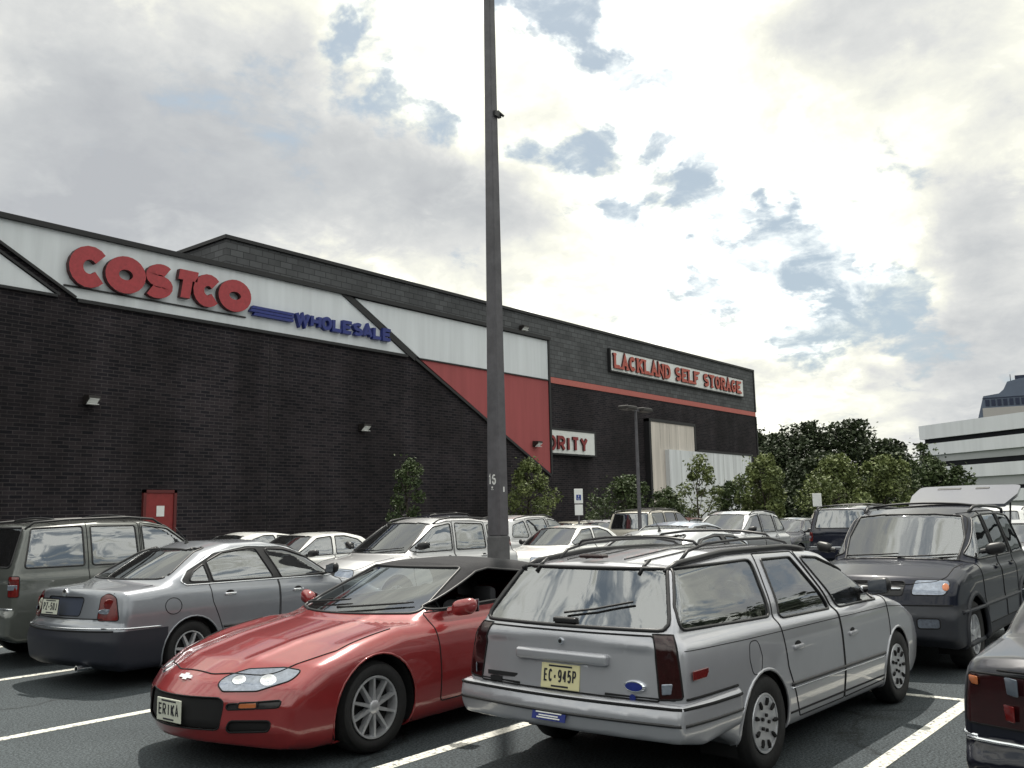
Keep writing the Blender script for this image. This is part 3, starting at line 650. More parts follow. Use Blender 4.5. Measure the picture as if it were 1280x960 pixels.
# ------------------------------------------------------------------ trees
def leafmat(name, c1, c2):
    def f(nt, b):
        tc = nt.nodes.new('ShaderNodeTexCoord')
        n = nt.nodes.new('ShaderNodeTexNoise'); nt.links.new(tc.outputs['Object'], n.inputs['Vector']); n.inputs['Scale'].default_value = 1.6; n.inputs['Detail'].default_value = 6; n.inputs['Roughness'].default_value = .75
        r = nt.nodes.new('ShaderNodeValToRGB'); nt.links.new(n.outputs['Fac'], r.inputs[0]); e = r.color_ramp.elements
        e[0].position = .36; e[0].color = (*c1, 1); e[1].position = .64; e[1].color = (*c2, 1); nt.links.new(r.outputs[0], b.inputs['Base Color'])
    return mat(name, c1, .6, fn=f, spec=.3)
LF_L = leafmat('leaves_light', (.042, .062, .020), (.20, .235, .085)); LF_D = leafmat('leaves_dark', (.012, .020, .010), (.055, .075, .032)); LF_M = leafmat('leaves_mid', (.022, .040, .014), (.085, .115, .045))
BARK = mat('bark', (.06, .05, .04), .9, noise=.4, bump=.5)
def tree(x, y, h, cr, label, lm, nl=2600, ls=.10, clear=.28, group=None, seed=0, squash=1.0, clumps=22, name='tree', sparse=1.0):
    rnd = random.Random(seed)
    t = thing(name, label, 'tree', (x, y, 0), 0, group)
    tr = MB(); cz = h*clear; tips = []
    pts = [(0, 0, 0)]; 
    for k in range(1, 6): pts.append((rnd.uniform(-.05, .05)*k, rnd.uniform(-.05, .05)*k, h*.86*k/5))
    r0 = max(.05, h*.017); tr.tube(pts, [r0*(1-.15*k) for k in range(6)], 8)
    for k in range(clumps):
        u = (k+.5)/clumps; zz = cz+(h*.97-cz)*(u**.85)
        prof = math.sin(math.pi*min(1, max(0, (zz-cz)/(h-cz)))**.72)*.95+.10
        a = k*2.4+rnd.uniform(-.5, .5); rr = cr*prof*rnd.uniform(.35, 1.02)
        p = Vector((rr*math.cos(a), rr*math.sin(a), zz+rnd.uniform(-.03, .03)*h)); tips.append((p, cr*rnd.uniform(.20, .42)*(.6+.4*prof)))
        zb = max(cz*.6, p.z-rr*.7-.1*h); b = Vector((pts[1][0]*.5, pts[1][1]*.5, zb)); mid = b.lerp(p, .5)+Vector((0, 0, -.04*h))
        tr.tube([b, mid, p], [r0*.45, r0*.28, r0*.1], 5)
    tr.build('trunk', BARK, t, smooth='all')
    # leaves: small folded quads in uneven clumps
    V = []; F = []
    for i in range(nl):
        p, r = tips[rnd.randrange(len(tips))] if rnd.random() < .93 else (Vector((0, 0, cz+(h-cz)*rnd.random())), cr*.6)
        d = Vector((rnd.gauss(0, 1), rnd.gauss(0, 1), rnd.gauss(0, .8*squash)))
        if d.length > 1.7: d *= 1.7/d.length
        c = p+d*r*.62
        if c.z > h*1.02 or c.z < cz*.75: continue
        s = ls*rnd.uniform(.6, 1.4); u = Vector((rnd.gauss(0, 1), rnd.gauss(0, 1), rnd.gauss(0, .6))).normalized(); w = u.orthogonal().normalized()
        w = Matrix.Rotation(rnd.uniform(0, 6.28), 3, u) @ w; k = u.cross(w)
        b = len(V); V += [(c-u*s*.7)[:], (c+w*s*.42+k*s*.12)[:], (c+u*s*.7)[:], (c-w*s*.42+k*s*.12)[:]]; F.append((b, b+1, b+2, b+3))
    link_mesh('crown', V, F, lm, t)
    return t
TG1 = 'young trees along the shop front'
tree(18.9, 19.2, 3.45, .62, 'small dark leafed tree against the brick left of the lamp post', LF_M, 1900, 0.072, .42, TG1, 1, clumps=14)
tree(26.8, 20.9, 3.75, .95, 'bushy green tree just right of the tall lamp post', LF_L, 4180, 0.086, .2, TG1, 2)
tree(31.2, 19.4, 3.1, 1.45, 'low dark shrubby tree behind the thin twin headed lamp post', LF_M, 5700, 0.094, .12, TG1, 3)
tree(31.2, 17.6, 2.6, .95, 'low pale flowering shrub tree left of the light grey wall panel', LF_M, 2660, 0.094, .1, TG1, 4)
tree(33.5, 17.4, 3.85, .95, 'loose young tree with a bare top in front of the light grey wall panel', LF_L, 2850, 0.086, .2, TG1, 5, clumps=16)
tree(35.8, 17.2, 2.9, .9, 'low dark tree between the loose young tree and the building corner', LF_M, 3420, 0.094, .15, TG1, 6)
tree(34.6, 15.15, 3.8, 1.15, 'full green tree in front of the right building corner', LF_L, 6840, 0.101, .15, TG1, 7)
TG2 = 'light green trees across the lot'
tree(38.5, 13.6, 3.9, 1.55, 'light green rounded tree left in the pair before the dark wood', LF_L, 6840, 0.108, .12, TG2, 8)
tree(39.6, 12.0, 3.8, 1.6, 'light green spreading tree right in the pair before the dark wood', LF_L, 6840, 0.108, .12, TG2, 9)
tree(40.0, 10.1, 3.4, 1.25, 'mid green tree between the pale pair and the office block', LF_M, 4560, 0.108, .12, TG2, 10)
tree(42, 10.9, 4.35, 1.3, 'airy tree overlapping the lower corner of the white office block', LF_M, 2850, 0.101, .12, TG2, 11, clumps=15)
tree(40, 9.25, 3.3, .95, 'low green bush tree under the white office bands', LF_M, 2850, 0.108, .1, TG2, 12)
TG3 = 'tall dark trees beyond the storage building'
FD = [(76, 38.8, 10.0, 4.0), (78, 35.5, 9.2, 3.9), (80, 33.3, 8.3, 3.6), (78, 30.2, 8.9, 4.2), (80, 26.8, 9.0, 4.0), (80, 23.7, 7.2, 3.4), (86, 41.0, 10.5, 4.6), (79, 21.0, 4.4, 3.0), (76, 32.5, 7.0, 3.8), (74, 27.5, 6.0, 3.8)]
FL = ['tallest dark tree touching the storage building corner', 'tall dark tree second from the storage building corner', 'dark tree filling the dip in the tree line',
      'dark tree above the light green rounded tree', 'dark tree forming the right peak of the tree line', 'ragged dark tree at the right end of the tall tree line',
      'dark tree partly hidden behind the storage building', 'low dark tree beyond the right end of the tall line', 
      'lower dark tree filling the wood behind the small sign', 'lower dark tree behind the light green pair']
for i, (x, y, h, cr) in enumerate(FD):
    tree(x, y, h, cr, FL[i], LF_D, 8000 if i < 7 else 4500, .25, .06, TG3, 30+i, clumps=34)

# leafy dark screen added unseen behind the viewer to dim reflections and low skylight
def unseen_wood_screen():
    rnd = random.Random(99); V = []; F = []; n = 90; rows = 7
    for i in range(n+1):
        u = i/n; a = R(118+ (400-118-62)*u); rr = 34+6*math.sin(u*9)+rnd.uniform(-2, 2)
        for j in range(rows):
            t = j/(rows-1); hgt = 9.5+3.0*math.sin(u*23)+2.2*math.sin(u*57+1)+rnd.uniform(-.8, .8)
            r = rr+5*t*t+rnd.uniform(-1.2, 1.2)*(j > 0); V.append((4+r*math.cos(a), 3+r*math.sin(a), hgt*t))
    for i in range(n):
        for j in range(rows-1): k = i*rows+j; F.append((k, k+1, k+rows+1, k+rows))
    m = len(V); 
    for q in range(9000):
        i = rnd.randrange(n+1); j = rnd.randrange(1, rows); c = Vector(V[i*rows+j])+Vector((rnd.gauss(0, 1.1), rnd.gauss(0, 1.1), rnd.gauss(0, .9)))
        s = rnd.uniform(.25, .6); a = Vector((rnd.gauss(0, 1), rnd.gauss(0, 1), rnd.gauss(0, 1))).normalized(); b = a.orthogonal().normalized()
        k = len(V); V += [(c-a*s)[:], (c+b*s)[:], (c+a*s)[:], (c-b*s)[:]]; F.append((k, k+1, k+2, k+3))
    o = link_mesh('unseen_wood_screen', V, F, LF_D); o['kind'] = 'stuff'; tag(o, 'unseen dark wood added behind the viewer to dim reflections', 'unseen_wood_screen')
unseen_wood_screen()
# ------------------------------------------------------------------ car body builder: rounded solids -> smooth surface -> cut into panels
def fillet(pts, seg=5, closed=True):
    """pts: (u, v) or (u, v, r); returns a polyline with rounded corners"""
    out = []; n = len(pts)
    for i in range(n):
        p = Vector(pts[i][:2]); r = pts[i][2] if len(pts[i]) > 2 else 0
        if r <= 0 or (not closed and i in (0, n-1)): out.append(tuple(p)); continue
        a = Vector(pts[(i-1) % n][:2]); c = Vector(pts[(i+1) % n][:2]); d1 = (a-p); d2 = (c-p); l1 = d1.length; l2 = d2.length
        d1.normalize(); d2.normalize(); ang = math.acos(max(-1, min(1, d1.dot(d2)))); t = min(r/max(.05, math.tan(ang/2)), l1*.49, l2*.49)
        s = p+d1*t; e = p+d2*t
        for k in range(seg+1):
            u = k/seg; out.append(tuple(s*(1-u)**2+p*2*u*(1-u)+e*u*u))
    return out
def sdpoly_grid(poly, x0, x1, z0, z1, h=.015):
    xs = np.arange(x0, x1+h, h); zs = np.arange(z0, z1+h, h); X, Z = np.meshgrid(xs, zs, indexing='ij')
    P = np.array(poly); Q = np.roll(P, -1, 0); d = np.full(X.shape, 1e9); inside = np.zeros(X.shape, bool)
    for (ax, az), (bx, bz) in zip(P, Q):
        ex, ez = bx-ax, bz-az; L2 = ex*ex+ez*ez
        if L2 < 1e-12: continue
        t = np.clip(((X-ax)*ex+(Z-az)*ez)/L2, 0, 1); d = np.minimum(d, (X-ax-t*ex)**2+(Z-az-t*ez)**2)
        c = ((az > Z) != (bz > Z)); xi = ax+(Z-az)/(ez if abs(ez) > 1e-9 else 1e-9)*ex
        inside ^= c & (X < xi)
    d = np.sqrt(d); d[inside] *= -1
    return (x0, z0, h, d)
def gsample(g, x, z):
    x0, z0, h, d = g; u = np.clip((x-x0)/h, 0, d.shape[0]-1.001); v = np.clip((z-z0)/h, 0, d.shape[1]-1.001)
    i = u.astype(int); j = v.astype(int); a = u-i; b = v-j
    return d[i, j]*(1-a)*(1-b)+d[i+1, j]*a*(1-b)+d[i, j+1]*(1-a)*b+d[i+1, j+1]*a*b
def smax(a, b, k):
    h = np.clip(k-np.abs(a-b), 0, None)/k; return np.maximum(a, b)+h*h*k*.25
def smin(a, b, k): return -smax(-a, -b, k)
def spl(pts):
    P = np.array(pts, float); x, y = P[:, 0], P[:, 1]; m = np.zeros(len(x))
    s = np.diff(y)/np.diff(x)
    for i in range(1, len(x)-1): m[i] = 0 if s[i-1]*s[i] <= 0 else 2*s[i-1]*s[i]/(s[i-1]+s[i])
    m[0], m[-1] = s[0], s[-1]; xs = np.linspace(x[0], x[-1], 200); ys = []
    for q in xs:
        i = min(max(np.searchsorted(x, q)-1, 0), len(x)-2); h = x[i+1]-x[i]; t = (q-x[i])/h
        ys.append((2*t**3-3*t*t+1)*y[i]+(t**3-2*t*t+t)*h*m[i]+(-2*t**3+3*t*t)*y[i+1]+(t**3-t*t)*h*m[i+1])
    return xs, np.array(ys)
class Solid:
    def __init__(s, prof, plan, tuck, bowf=.2, bowr=.1, crown=.04, k=.06, L=4.8, seg=6, pw=2.2, bowz=None):
        p = fillet(prof, seg); P = np.array(p); s.g = sdpoly_grid(p, P[:, 0].min()-.4, P[:, 0].max()+.4, P[:, 1].min()-.3, P[:, 1].max()+.3)
        s.plan = spl(plan); s.tuck = spl(tuck); s.bf, s.br, s.crown, s.k, s.pw = bowf, bowr, crown, k, pw
        s.xm = (P[:, 0].min()+P[:, 0].max())/2; s.hl = (P[:, 0].max()-P[:, 0].min())/2
    def __call__(s, x, y, z):
        ay = np.abs(y); w = np.interp(x, *s.plan)+np.interp(z, *s.tuck); q = ay/np.maximum(w, .2)
        t = np.clip((x-s.xm)/s.hl, -1.2, 1.2); b = np.where(t > 0, s.bf, -s.br)*np.clip((np.abs(t)-.15)/.85, 0, 1)
        q2 = np.minimum(q, 1.15)**s.pw
        return smax(gsample(s.g, x+b*q2, z+s.crown*q2), ay-w, s.k)
def nets(fn, bounds, h):
    (x0, x1), (y0, y1), (z0, z1) = bounds
    xs = np.arange(x0, x1+h, h); ys = np.arange(y0, y1+h, h); zs = np.arange(z0, z1+h, h)
    ys = ys-(ys[0]+ys[-1])/2
    X, Y, Z = np.meshgrid(xs, ys, zs, indexing='ij'); F = fn(X, Y, Z); S = F < 0
    nx, ny, nz = F.shape; acc = np.zeros((nx-1, ny-1, nz-1, 3)); cnt = np.zeros((nx-1, ny-1, nz-1))
    off = [(i, j, k) for i in (0, 1) for j in (0, 1) for k in (0, 1)]
    sl = lambda o: tuple(slice(a, n-1+a) for a, n in zip(o, F.shape))
    for a in off:
        for ax in range(3):
            if a[ax]: continue
            b = list(a); b[ax] = 1; b = tuple(b); fa, fb = F[sl(a)], F[sl(b)]; cr = (fa < 0) != (fb < 0)
            t = np.where(cr, fa/np.where(cr, fa-fb, 1), 0)
            p = np.zeros(acc.shape); p += np.array(a, float); p[..., ax] += t
            acc[cr] += p[cr]; cnt[cr] += 1
    act = cnt > 0; idx = -np.ones(act.shape, int); idx[act] = np.arange(act.sum()); I = np.argwhere(act)
    V = (acc[act]/cnt[act][:, None]+I)*h+np.array([xs[0], ys[0], zs[0]])
    Fs = []
    for ax in range(3):
        o1, o2 = [a for a in range(3) if a != ax]
        s0 = [slice(None)]*3; s1 = [slice(None)]*3; s0[ax] = slice(0, -1); s1[ax] = slice(1, None)
        A, B = S[tuple(s0)], S[tuple(s1)]; E = np.argwhere(A != B)
        ok = (E[:, o1] > 0) & (E[:, o2] > 0) & (E[:, o1] < act.shape[o1]) & (E[:, o2] < act.shape[o2]); E = E[ok]
        def at(d1, d2):
            q = E.copy(); q[:, o1] += d1; q[:, o2] += d2; return idx[q[:, 0], q[:, 1], q[:, 2]]
        quad = np.stack([at(-1, -1), at(0, -1), at(0, 0), at(-1, 0)], 1); fl = A[E[:, 0], E[:, 1], E[:, 2]]
        if ax == 1: fl = ~fl
        quad[~fl] = quad[~fl][:, ::-1]; Fs.append(quad)
    Fs = np.concatenate(Fs)
    for _ in range(4):
        g = grad(fn, V); f = fn(V[:, 0], V[:, 1], V[:, 2]); n2 = (g*g).sum(1); st = g*(f/np.maximum(n2, .2))[:, None]
        l = np.linalg.norm(st, axis=1); st *= np.minimum(1, .5*h/np.maximum(l, 1e-9))[:, None]; V = V-st
    return V, Fs
def grad(fn, V, e=.004):
    g = np.zeros_like(V)
    for a in range(3):
        d = np.zeros(3); d[a] = e; p, q = V+d, V-d
        g[:, a] = (fn(p[:, 0], p[:, 1], p[:, 2])-fn(q[:, 0], q[:, 1], q[:, 2]))/(2*e)
    return g
AX = {'side': ((0, 1, 0), 0, 2), 'front': ((1, 0, 0), 1, 2), 'rear': ((-1, 0, 0), 1, 2), 'top': ((0, 0, 1), 0, 1)}
class Car:
    def __init__(s, name, label, cat, L, W, Hh, fn, pm, h=.035, z0=.12):
        s.L = L; s.fn = fn; s.h = h; s.name = name
        s.root = thing(name, label, cat)
        V, F = nets(fn, ((-.15, L+.15), (-W/2-.12, W/2+.12), (z0, Hh+.12)), h)
        n = grad(fn, V); fc = V[F]; nn = np.cross(fc[:, 2]-fc[:, 0], fc[:, 3]-fc[:, 1])
        if (nn*n[F].sum(1)).sum() < 0: F = F[:, ::-1]
        bm = bmesh.new(); vs = [bm.verts.new(v) for v in V]
        for q in F:
            try: bm.faces.new([vs[i] for i in q])
            except ValueError: pass
        bm.normal_update(); s.bm = bm; s.pm = pm; s.parts = []
        s.bvh = BVHTree.FromBMesh(bm)
    def loc(s, p): return (p[0]-s.L/2, p[1], p[2])
    def frame(s, view, sg=1):
        """direction the outline is seen from, and its two axes"""
        if isinstance(view, str):
            if view == 'side': return Vector((0, sg, 0)), Vector((1, 0, 0)), Vector((0, 0, 1))
            if view == 'front': return Vector((1, 0, 0)), Vector((0, 1, 0)), Vector((0, 0, 1))
            if view == 'rear': return Vector((-1, 0, 0)), Vector((0, 1, 0)), Vector((0, 0, 1))
            if view == 'top': return Vector((0, 0, 1)), Vector((1, 0, 0)), Vector((0, 1, 0))
        a = R(view); d = Vector((math.cos(a), sg*math.sin(a), 0)); u = Vector((-math.sin(a), sg*math.cos(a), 0))  # horizontal oblique view
        return d, u, Vector((0, 0, 1))
    def cut(s, view, poly, sg=1, seg=4, thr=.12, bound=None):
        """cut the outline into the surface and return the faces inside it (same bmesh)"""
        d, u, w = s.frame(view, sg); sh = -math.sin(R(view))*s.L if not isinstance(view, str) and view < 90 else 0
        P = [Vector((p[0]+sh, p[1])) for p in fillet(poly, seg)]
        us = [p.x for p in P]; ws = [p.y for p in P]; m = s.h*1.5; ub0, ub1, wb0, wb1 = min(us)-m, max(us)+m, min(ws)-m, max(ws)+m
        cand = []
        for f in s.bm.faces:
            c = f.calc_center_median(); a = c.dot(u)
            if a < ub0 or a > ub1: continue
            b = c.dot(w)
            if b < wb0 or b > wb1 or f.normal.dot(d) < thr*.5 or (bound and not bound(c)): continue
            cand.append((f, a, b))
        n = len(P)
        for i in range(n):
            p, q = P[i], P[(i+1) % n]; e = q-p; l = e.length
            if l < 1e-5: continue
            e /= l; no2 = Vector((-e.y, e.x)); no = u*no2.x+w*no2.y; co = u*p.x+w*p.y; rad = s.h*1.25
            near = []; rest = []
            for t in cand:
                f, a, b = t
                if not f.is_valid: continue
                ra, rb = a-p.x, b-p.y; al = ra*e.x+rb*e.y; pe = ra*no2.x+rb*no2.y
                (near if (-rad < al < l+rad and abs(pe) < rad) else rest).append(t)
            if not near: cand = rest; continue
            fs = [t[0] for t in near]; geom = list({x for f in fs for x in f.edges})+list({x for f in fs for x in f.verts})+fs
            r = bmesh.ops.bisect_plane(s.bm, geom=geom, dist=1e-5, plane_co=co, plane_no=no)
            nf = {g for g in r['geom'] if isinstance(g, bmesh.types.BMFace)} | {f for f in fs if f.is_valid}
            for x in list(nf):
                for ed in x.edges:
                    pass
            cand = rest+[(f, (c := f.calc_center_median()).dot(u), c.dot(w)) for f in nf]
        px = np.array([p.x for p in P]); pz = np.array([p.y for p in P]); res = []
        for f, a, b in cand:
            if not f.is_valid or f.normal.dot(d) < thr: continue
            ins = False; j = n-1
            for i in range(n):
                if (pz[i] > b) != (pz[j] > b) and a < (px[j]-px[i])*(b-pz[i])/(pz[j]-pz[i])+px[i]: ins = not ins
                j = i
            if ins and f.normal.length > 0: res.append(f)
        return res
    def take(s, faces, name, m, parent=None, off=0.0, label=None):
        """move faces out of the body into a part of their own"""
        if not faces: print('EMPTY CUT', s.name, name); return None
        vi = {}; V = []; F = []; chain = {}
        es = {}
        for f in faces:
            for e in f.edges: es[e] = es.get(e, 0)+1
        for f in faces:
            q = []
            for v in f.verts:
                if v not in vi: vi[v] = len(V); V.append(v.co.copy())
                q.append(vi[v])
            F.append(q)
        bd = [(vi[e.verts[0]], vi[e.verts[1]]) for e, c in es.items() if c == 1]
        A = np.array([v[:] for v in V]); N = grad(s.fn, A); N /= np.maximum(np.linalg.norm(N, axis=1), 1e-6)[:, None]
        A2 = A+N*off; bmesh.ops.delete(s.bm, geom=faces, context='FACES')
        o = link_mesh(name, [s.loc(p) for p in A2], F, m, parent or s.root, True, N)
        if label: o['label'] = label
        return o, s.loops(bd, A, N)
    def loops(s, bd, A, N):
        adj = {}
        for a, b in bd: adj.setdefault(a, []).append(b); adj.setdefault(b, []).append(a)
        seen = set(); out = []
        for st in adj:
            if st in seen: continue
            lp = [st]; seen.add(st); cur = st
            while True:
                nx = [k for k in adj[cur] if k not in seen]
                if not nx: break
                cur = nx[0]; seen.add(cur); lp.append(cur)
            if len(lp) > 6:
                pts = [A[i] for i in lp]; nn = [N[i] for i in lp]; q = [pts[0]]; qn = [nn[0]]
                for p, k in zip(pts[1:], nn[1:]):
                    if np.linalg.norm(p-q[-1]) > .015: q.append(p); qn.append(k)
                out.append((q, qn, st in adj[lp[-1]]))
        return out
    def trim(s, loops, name, m, r=.010, off=.0, parent=None, n=6, sub=False):
        mb = MB()
        for pts, nn, cl in loops:
            mb.tube([s.loc(p+k*off) for p, k in zip(pts, nn)], r, n, closed=cl)
        if mb.v: return mb.build(name, m, parent or s.root, smooth='all')
    def window(s, view, poly, name='window', sg=1, gm=None, tm=None, r=.012, off=-.004, seg=4, thr=.12, bound=None):
        res = s.take(s.cut(view, poly, sg, seg, thr, bound), name, gm or GLASS, off=off)
        if res: s.trim(res[1], name+'_seal', tm or TRIM, r, .0, parent=res[0]); return res[0]
    def project(s, view, p, sg=1, off=0.0):
        d, u, w = s.frame(view, sg); sh = -math.sin(R(view))*s.L if not isinstance(view, str) and view < 90 else 0; o = u*(p[0]+sh)+w*p[1]+d*7; h = s.bvh.ray_cast(o, -d)
        if h[0] is None: return None
        return h[0]+h[1]*off
    def line(s, view, pts, m=None, r=.004, sg=1, name='panel_gap', step=.05, off=0.0, parent=None, mb=None, closed=False):
        P = []; pts = fillet([tuple(p) for p in pts], 5, closed)
        if closed: pts = pts+[pts[0]]
        for a, b in zip(pts[:-1], pts[1:]):
            k = max(1, int(math.dist(a, b)/step))
            for i in range(k): P.append((a[0]+(b[0]-a[0])*i/k, a[1]+(b[1]-a[1])*i/k))
        P.append(pts[-1]); Q = [s.project(view, p, sg, off) for p in P]; Q = [q for q in Q if q is not None]
        if len(Q) < 2: return
        own = mb is None; mb = mb or MB(); mb.tube([s.loc(q) for q in Q], r, 5)
        if own: return mb.build(name, m or SEAM, parent or s.root, smooth='all')
    def at(s, view, p, sg=1, off=0.0):
        q = s.project(view, p, sg, off)
        return Vector(s.loc(q)) if q is not None else Vector((0, 0, 0))
    def finish(s, body='body', extra=None, paintfn=None, mats=None, zsplit=None):
        if zsplit: bmesh.ops.bisect_plane(s.bm, geom=s.bm.faces[:]+s.bm.edges[:]+s.bm.verts[:], dist=1e-5, plane_co=(0, 0, zsplit), plane_no=(0, 0, 1))
        lone = [v for v in s.bm.verts if not v.link_faces]
        if lone: bmesh.ops.delete(s.bm, geom=lone, context='VERTS')
        s.bm.verts.index_update(); A = np.array([v.co[:] for v in s.bm.verts]); F = [[v.index for v in f.verts] for f in s.bm.faces]
        N = grad(s.fn, A); N /= np.maximum(np.linalg.norm(N, axis=1), 1e-6)[:, None]
        o = link_mesh(body, [s.loc(p) for p in A], F, [s.pm]+(mats or []), s.root, True, N); s.bm.free()
        if paintfn:
            for p, f in zip(o.data.polygons, F): p.material_index = paintfn(A[f].mean(0))
        return o
    def place(s, x, y, heading_deg, rear=None):
        """put the car so that its rear (or front) bumper middle is at x, y"""
        a = R(heading_deg); hx, hy = math.cos(a), math.sin(a); k = s.L/2 if rear is not False else -s.L/2
        s.root.location = (x+hx*k, y+hy*k, 0); s.root.rotation_euler = (0, 0, a)

def wheel(car, x, sg, yw, Rt=.315, Rr=.2, width=.2, style='spoke', n=5, m=None, steer=0):
    """wheel part with tyre and rim as sub-parts; outer face at yw"""
    w = bpy.data.objects.new('wheel', None); COL.objects.link(w); w.parent = car.root; w.location = car.loc((x, sg*(yw-width/2), Rt)); w.rotation_euler = (0, 0, R(steer)); w.empty_display_size = .1
    hw = width/2; t = MB(); prof = [(Rr*.98, hw*.70), (Rr+.012, hw*.88), (Rt*.80+Rr*.2, hw*1.0), (Rt*.93, hw*.93), (Rt-.003, hw*.66), (Rt, hw*.3), (Rt, -hw*.3), (Rt-.003, -hw*.66), (Rt*.93, -hw*.93), (Rr, -hw*.8)]
    t.lathe([(r, sg*q) for r, q in prof], 1, 40); t.build('tyre', TYRE, w, smooth='all')
    m = m or ALLOY; rb = MB(); f = sg*hw
    rb.lathe([(Rr*1.0, f*.86), (Rr*.985, f*.92), (Rr*.93, f*.90), (Rr*.90, f*.60), (Rr*.88, -f*.6)], 1, 40)
    if style == 'hubcap':
        rb.lathe([(Rr*.93, f*.84), (Rr*.80, f*.93), (Rr*.70, f*.90), (Rr*.42, f*.80), (Rr*.20, f*.86), (.001, f*.88)], 1, 40)
        nr = len(rb.f); sl = rb
        for k in range(n):
            a = 2*math.pi*k/n; c, s_ = math.cos(a), math.sin(a)
            def q(r, b): return (r*math.cos(a+b), f*.945, r*math.sin(a+b))
            sl.tube([q(Rr*.58, 0), q(Rr*.72, 0), q(Rr*.84, 0)], [Rr*.045, Rr*.085, Rr*.07], 6)
        nt = rb
        for k in range(5):
            a = 2*math.pi*k/5; nt.tube([(Rr*.26*math.cos(a), f*.80, Rr*.26*math.sin(a)), (Rr*.26*math.cos(a), f*.98, Rr*.26*math.sin(a))], .013, 6)
        o = rb.build('rim', m, w, smooth=True); o.data.materials.append(SEAM)
        for p in o.data.polygons:
            if p.index >= nr: p.material_index = 1
    elif style == 'spoke':
        for k in range(n):
            a = 2*math.pi*k/n+.3; wd = Rr*(.52 if n == 5 else .34 if n == 7 else .24)
            def q(r, b, y): return (r*math.cos(a)-b*math.sin(a), y, r*math.sin(a)+b*math.cos(a))
            for r0, r1, w0, w1 in ((Rr*.15, Rr*.94, wd*.26, wd*.16),):
                y1, y2 = f*.82, f*.86
                v = [q(r0, -w0, y1), q(r0, w0, y1), q(r1, w1, y2), q(r1, -w1, y2), q(r0, -w0*1.2, f*.4), q(r0, w0*1.2, f*.4), q(r1, w1*1.2, f*.45), q(r1, -w1*1.2, f*.45)]
                rb.add(v, [(0, 1, 2, 3), (0, 4, 5, 1), (1, 5, 6, 2), (2, 6, 7, 3), (3, 7, 4, 0)])
        rb.lathe([(Rr*.22, f*.5), (Rr*.22, f*.84), (Rr*.16, f*.90), (.001, f*.91)], 1, 20)
        rb.build('rim', m, w, smooth=True)
        MB().lathe([(Rr*.88, f*.25), (.001, f*.25)], 1, 28).build('brake_disc', SEAM, w)
    return w
def liner(car, x, sg, W, r=.36, zc=.3, depth=.30):
    n = 18; mb = MB(); v = []; yo, yi = sg*(W-.035), sg*(W-depth)
    for k in range(n+1):
        a = math.pi*(-.12+1.24*k/n); v += [car.loc((x+r*math.cos(a), yo, zc+r*math.sin(a))), car.loc((x+r*math.cos(a), yi, zc+r*math.sin(a)))]
    f = [(2*k, 2*k+2, 2*k+3, 2*k+1) for k in range(n)]; mb.add(v, f)
    mb.add([car.loc((x, yi, zc))]+[v[2*k+1] for k in range(n+1)], [(0, k+1, k+2) for k in range(n)])
    return mb
def arches(car, xs, W, r=.37, zc=.30, flare=.0, fm=None, rr=None):
    for i, x in enumerate(xs):
        ri = r if rr is None else rr[i]
        for sg in (1, -1):
            P = [(x+ri*math.cos(a), zc+ri*math.sin(a)) for a in np.linspace(math.pi*1.35, -math.pi*.35, 26)]
            fs = car.cut('side', P, sg, 0, .05)
            vs = {}
            d = car.take(fs, 'tmp', SEAM)
            if d:
                me = d[0].data; bpy.data.objects.remove(d[0]); bpy.data.meshes.remove(me)
                if flare: car.trim([max(d[1], key=lambda q: len(q[0]))], 'wheel_arch_lip', fm or car.pm, flare, -.002)
            liner(car, x, sg, W, ri*1.02, zc).build('wheel_well', SEAM, car.root, fix=False)
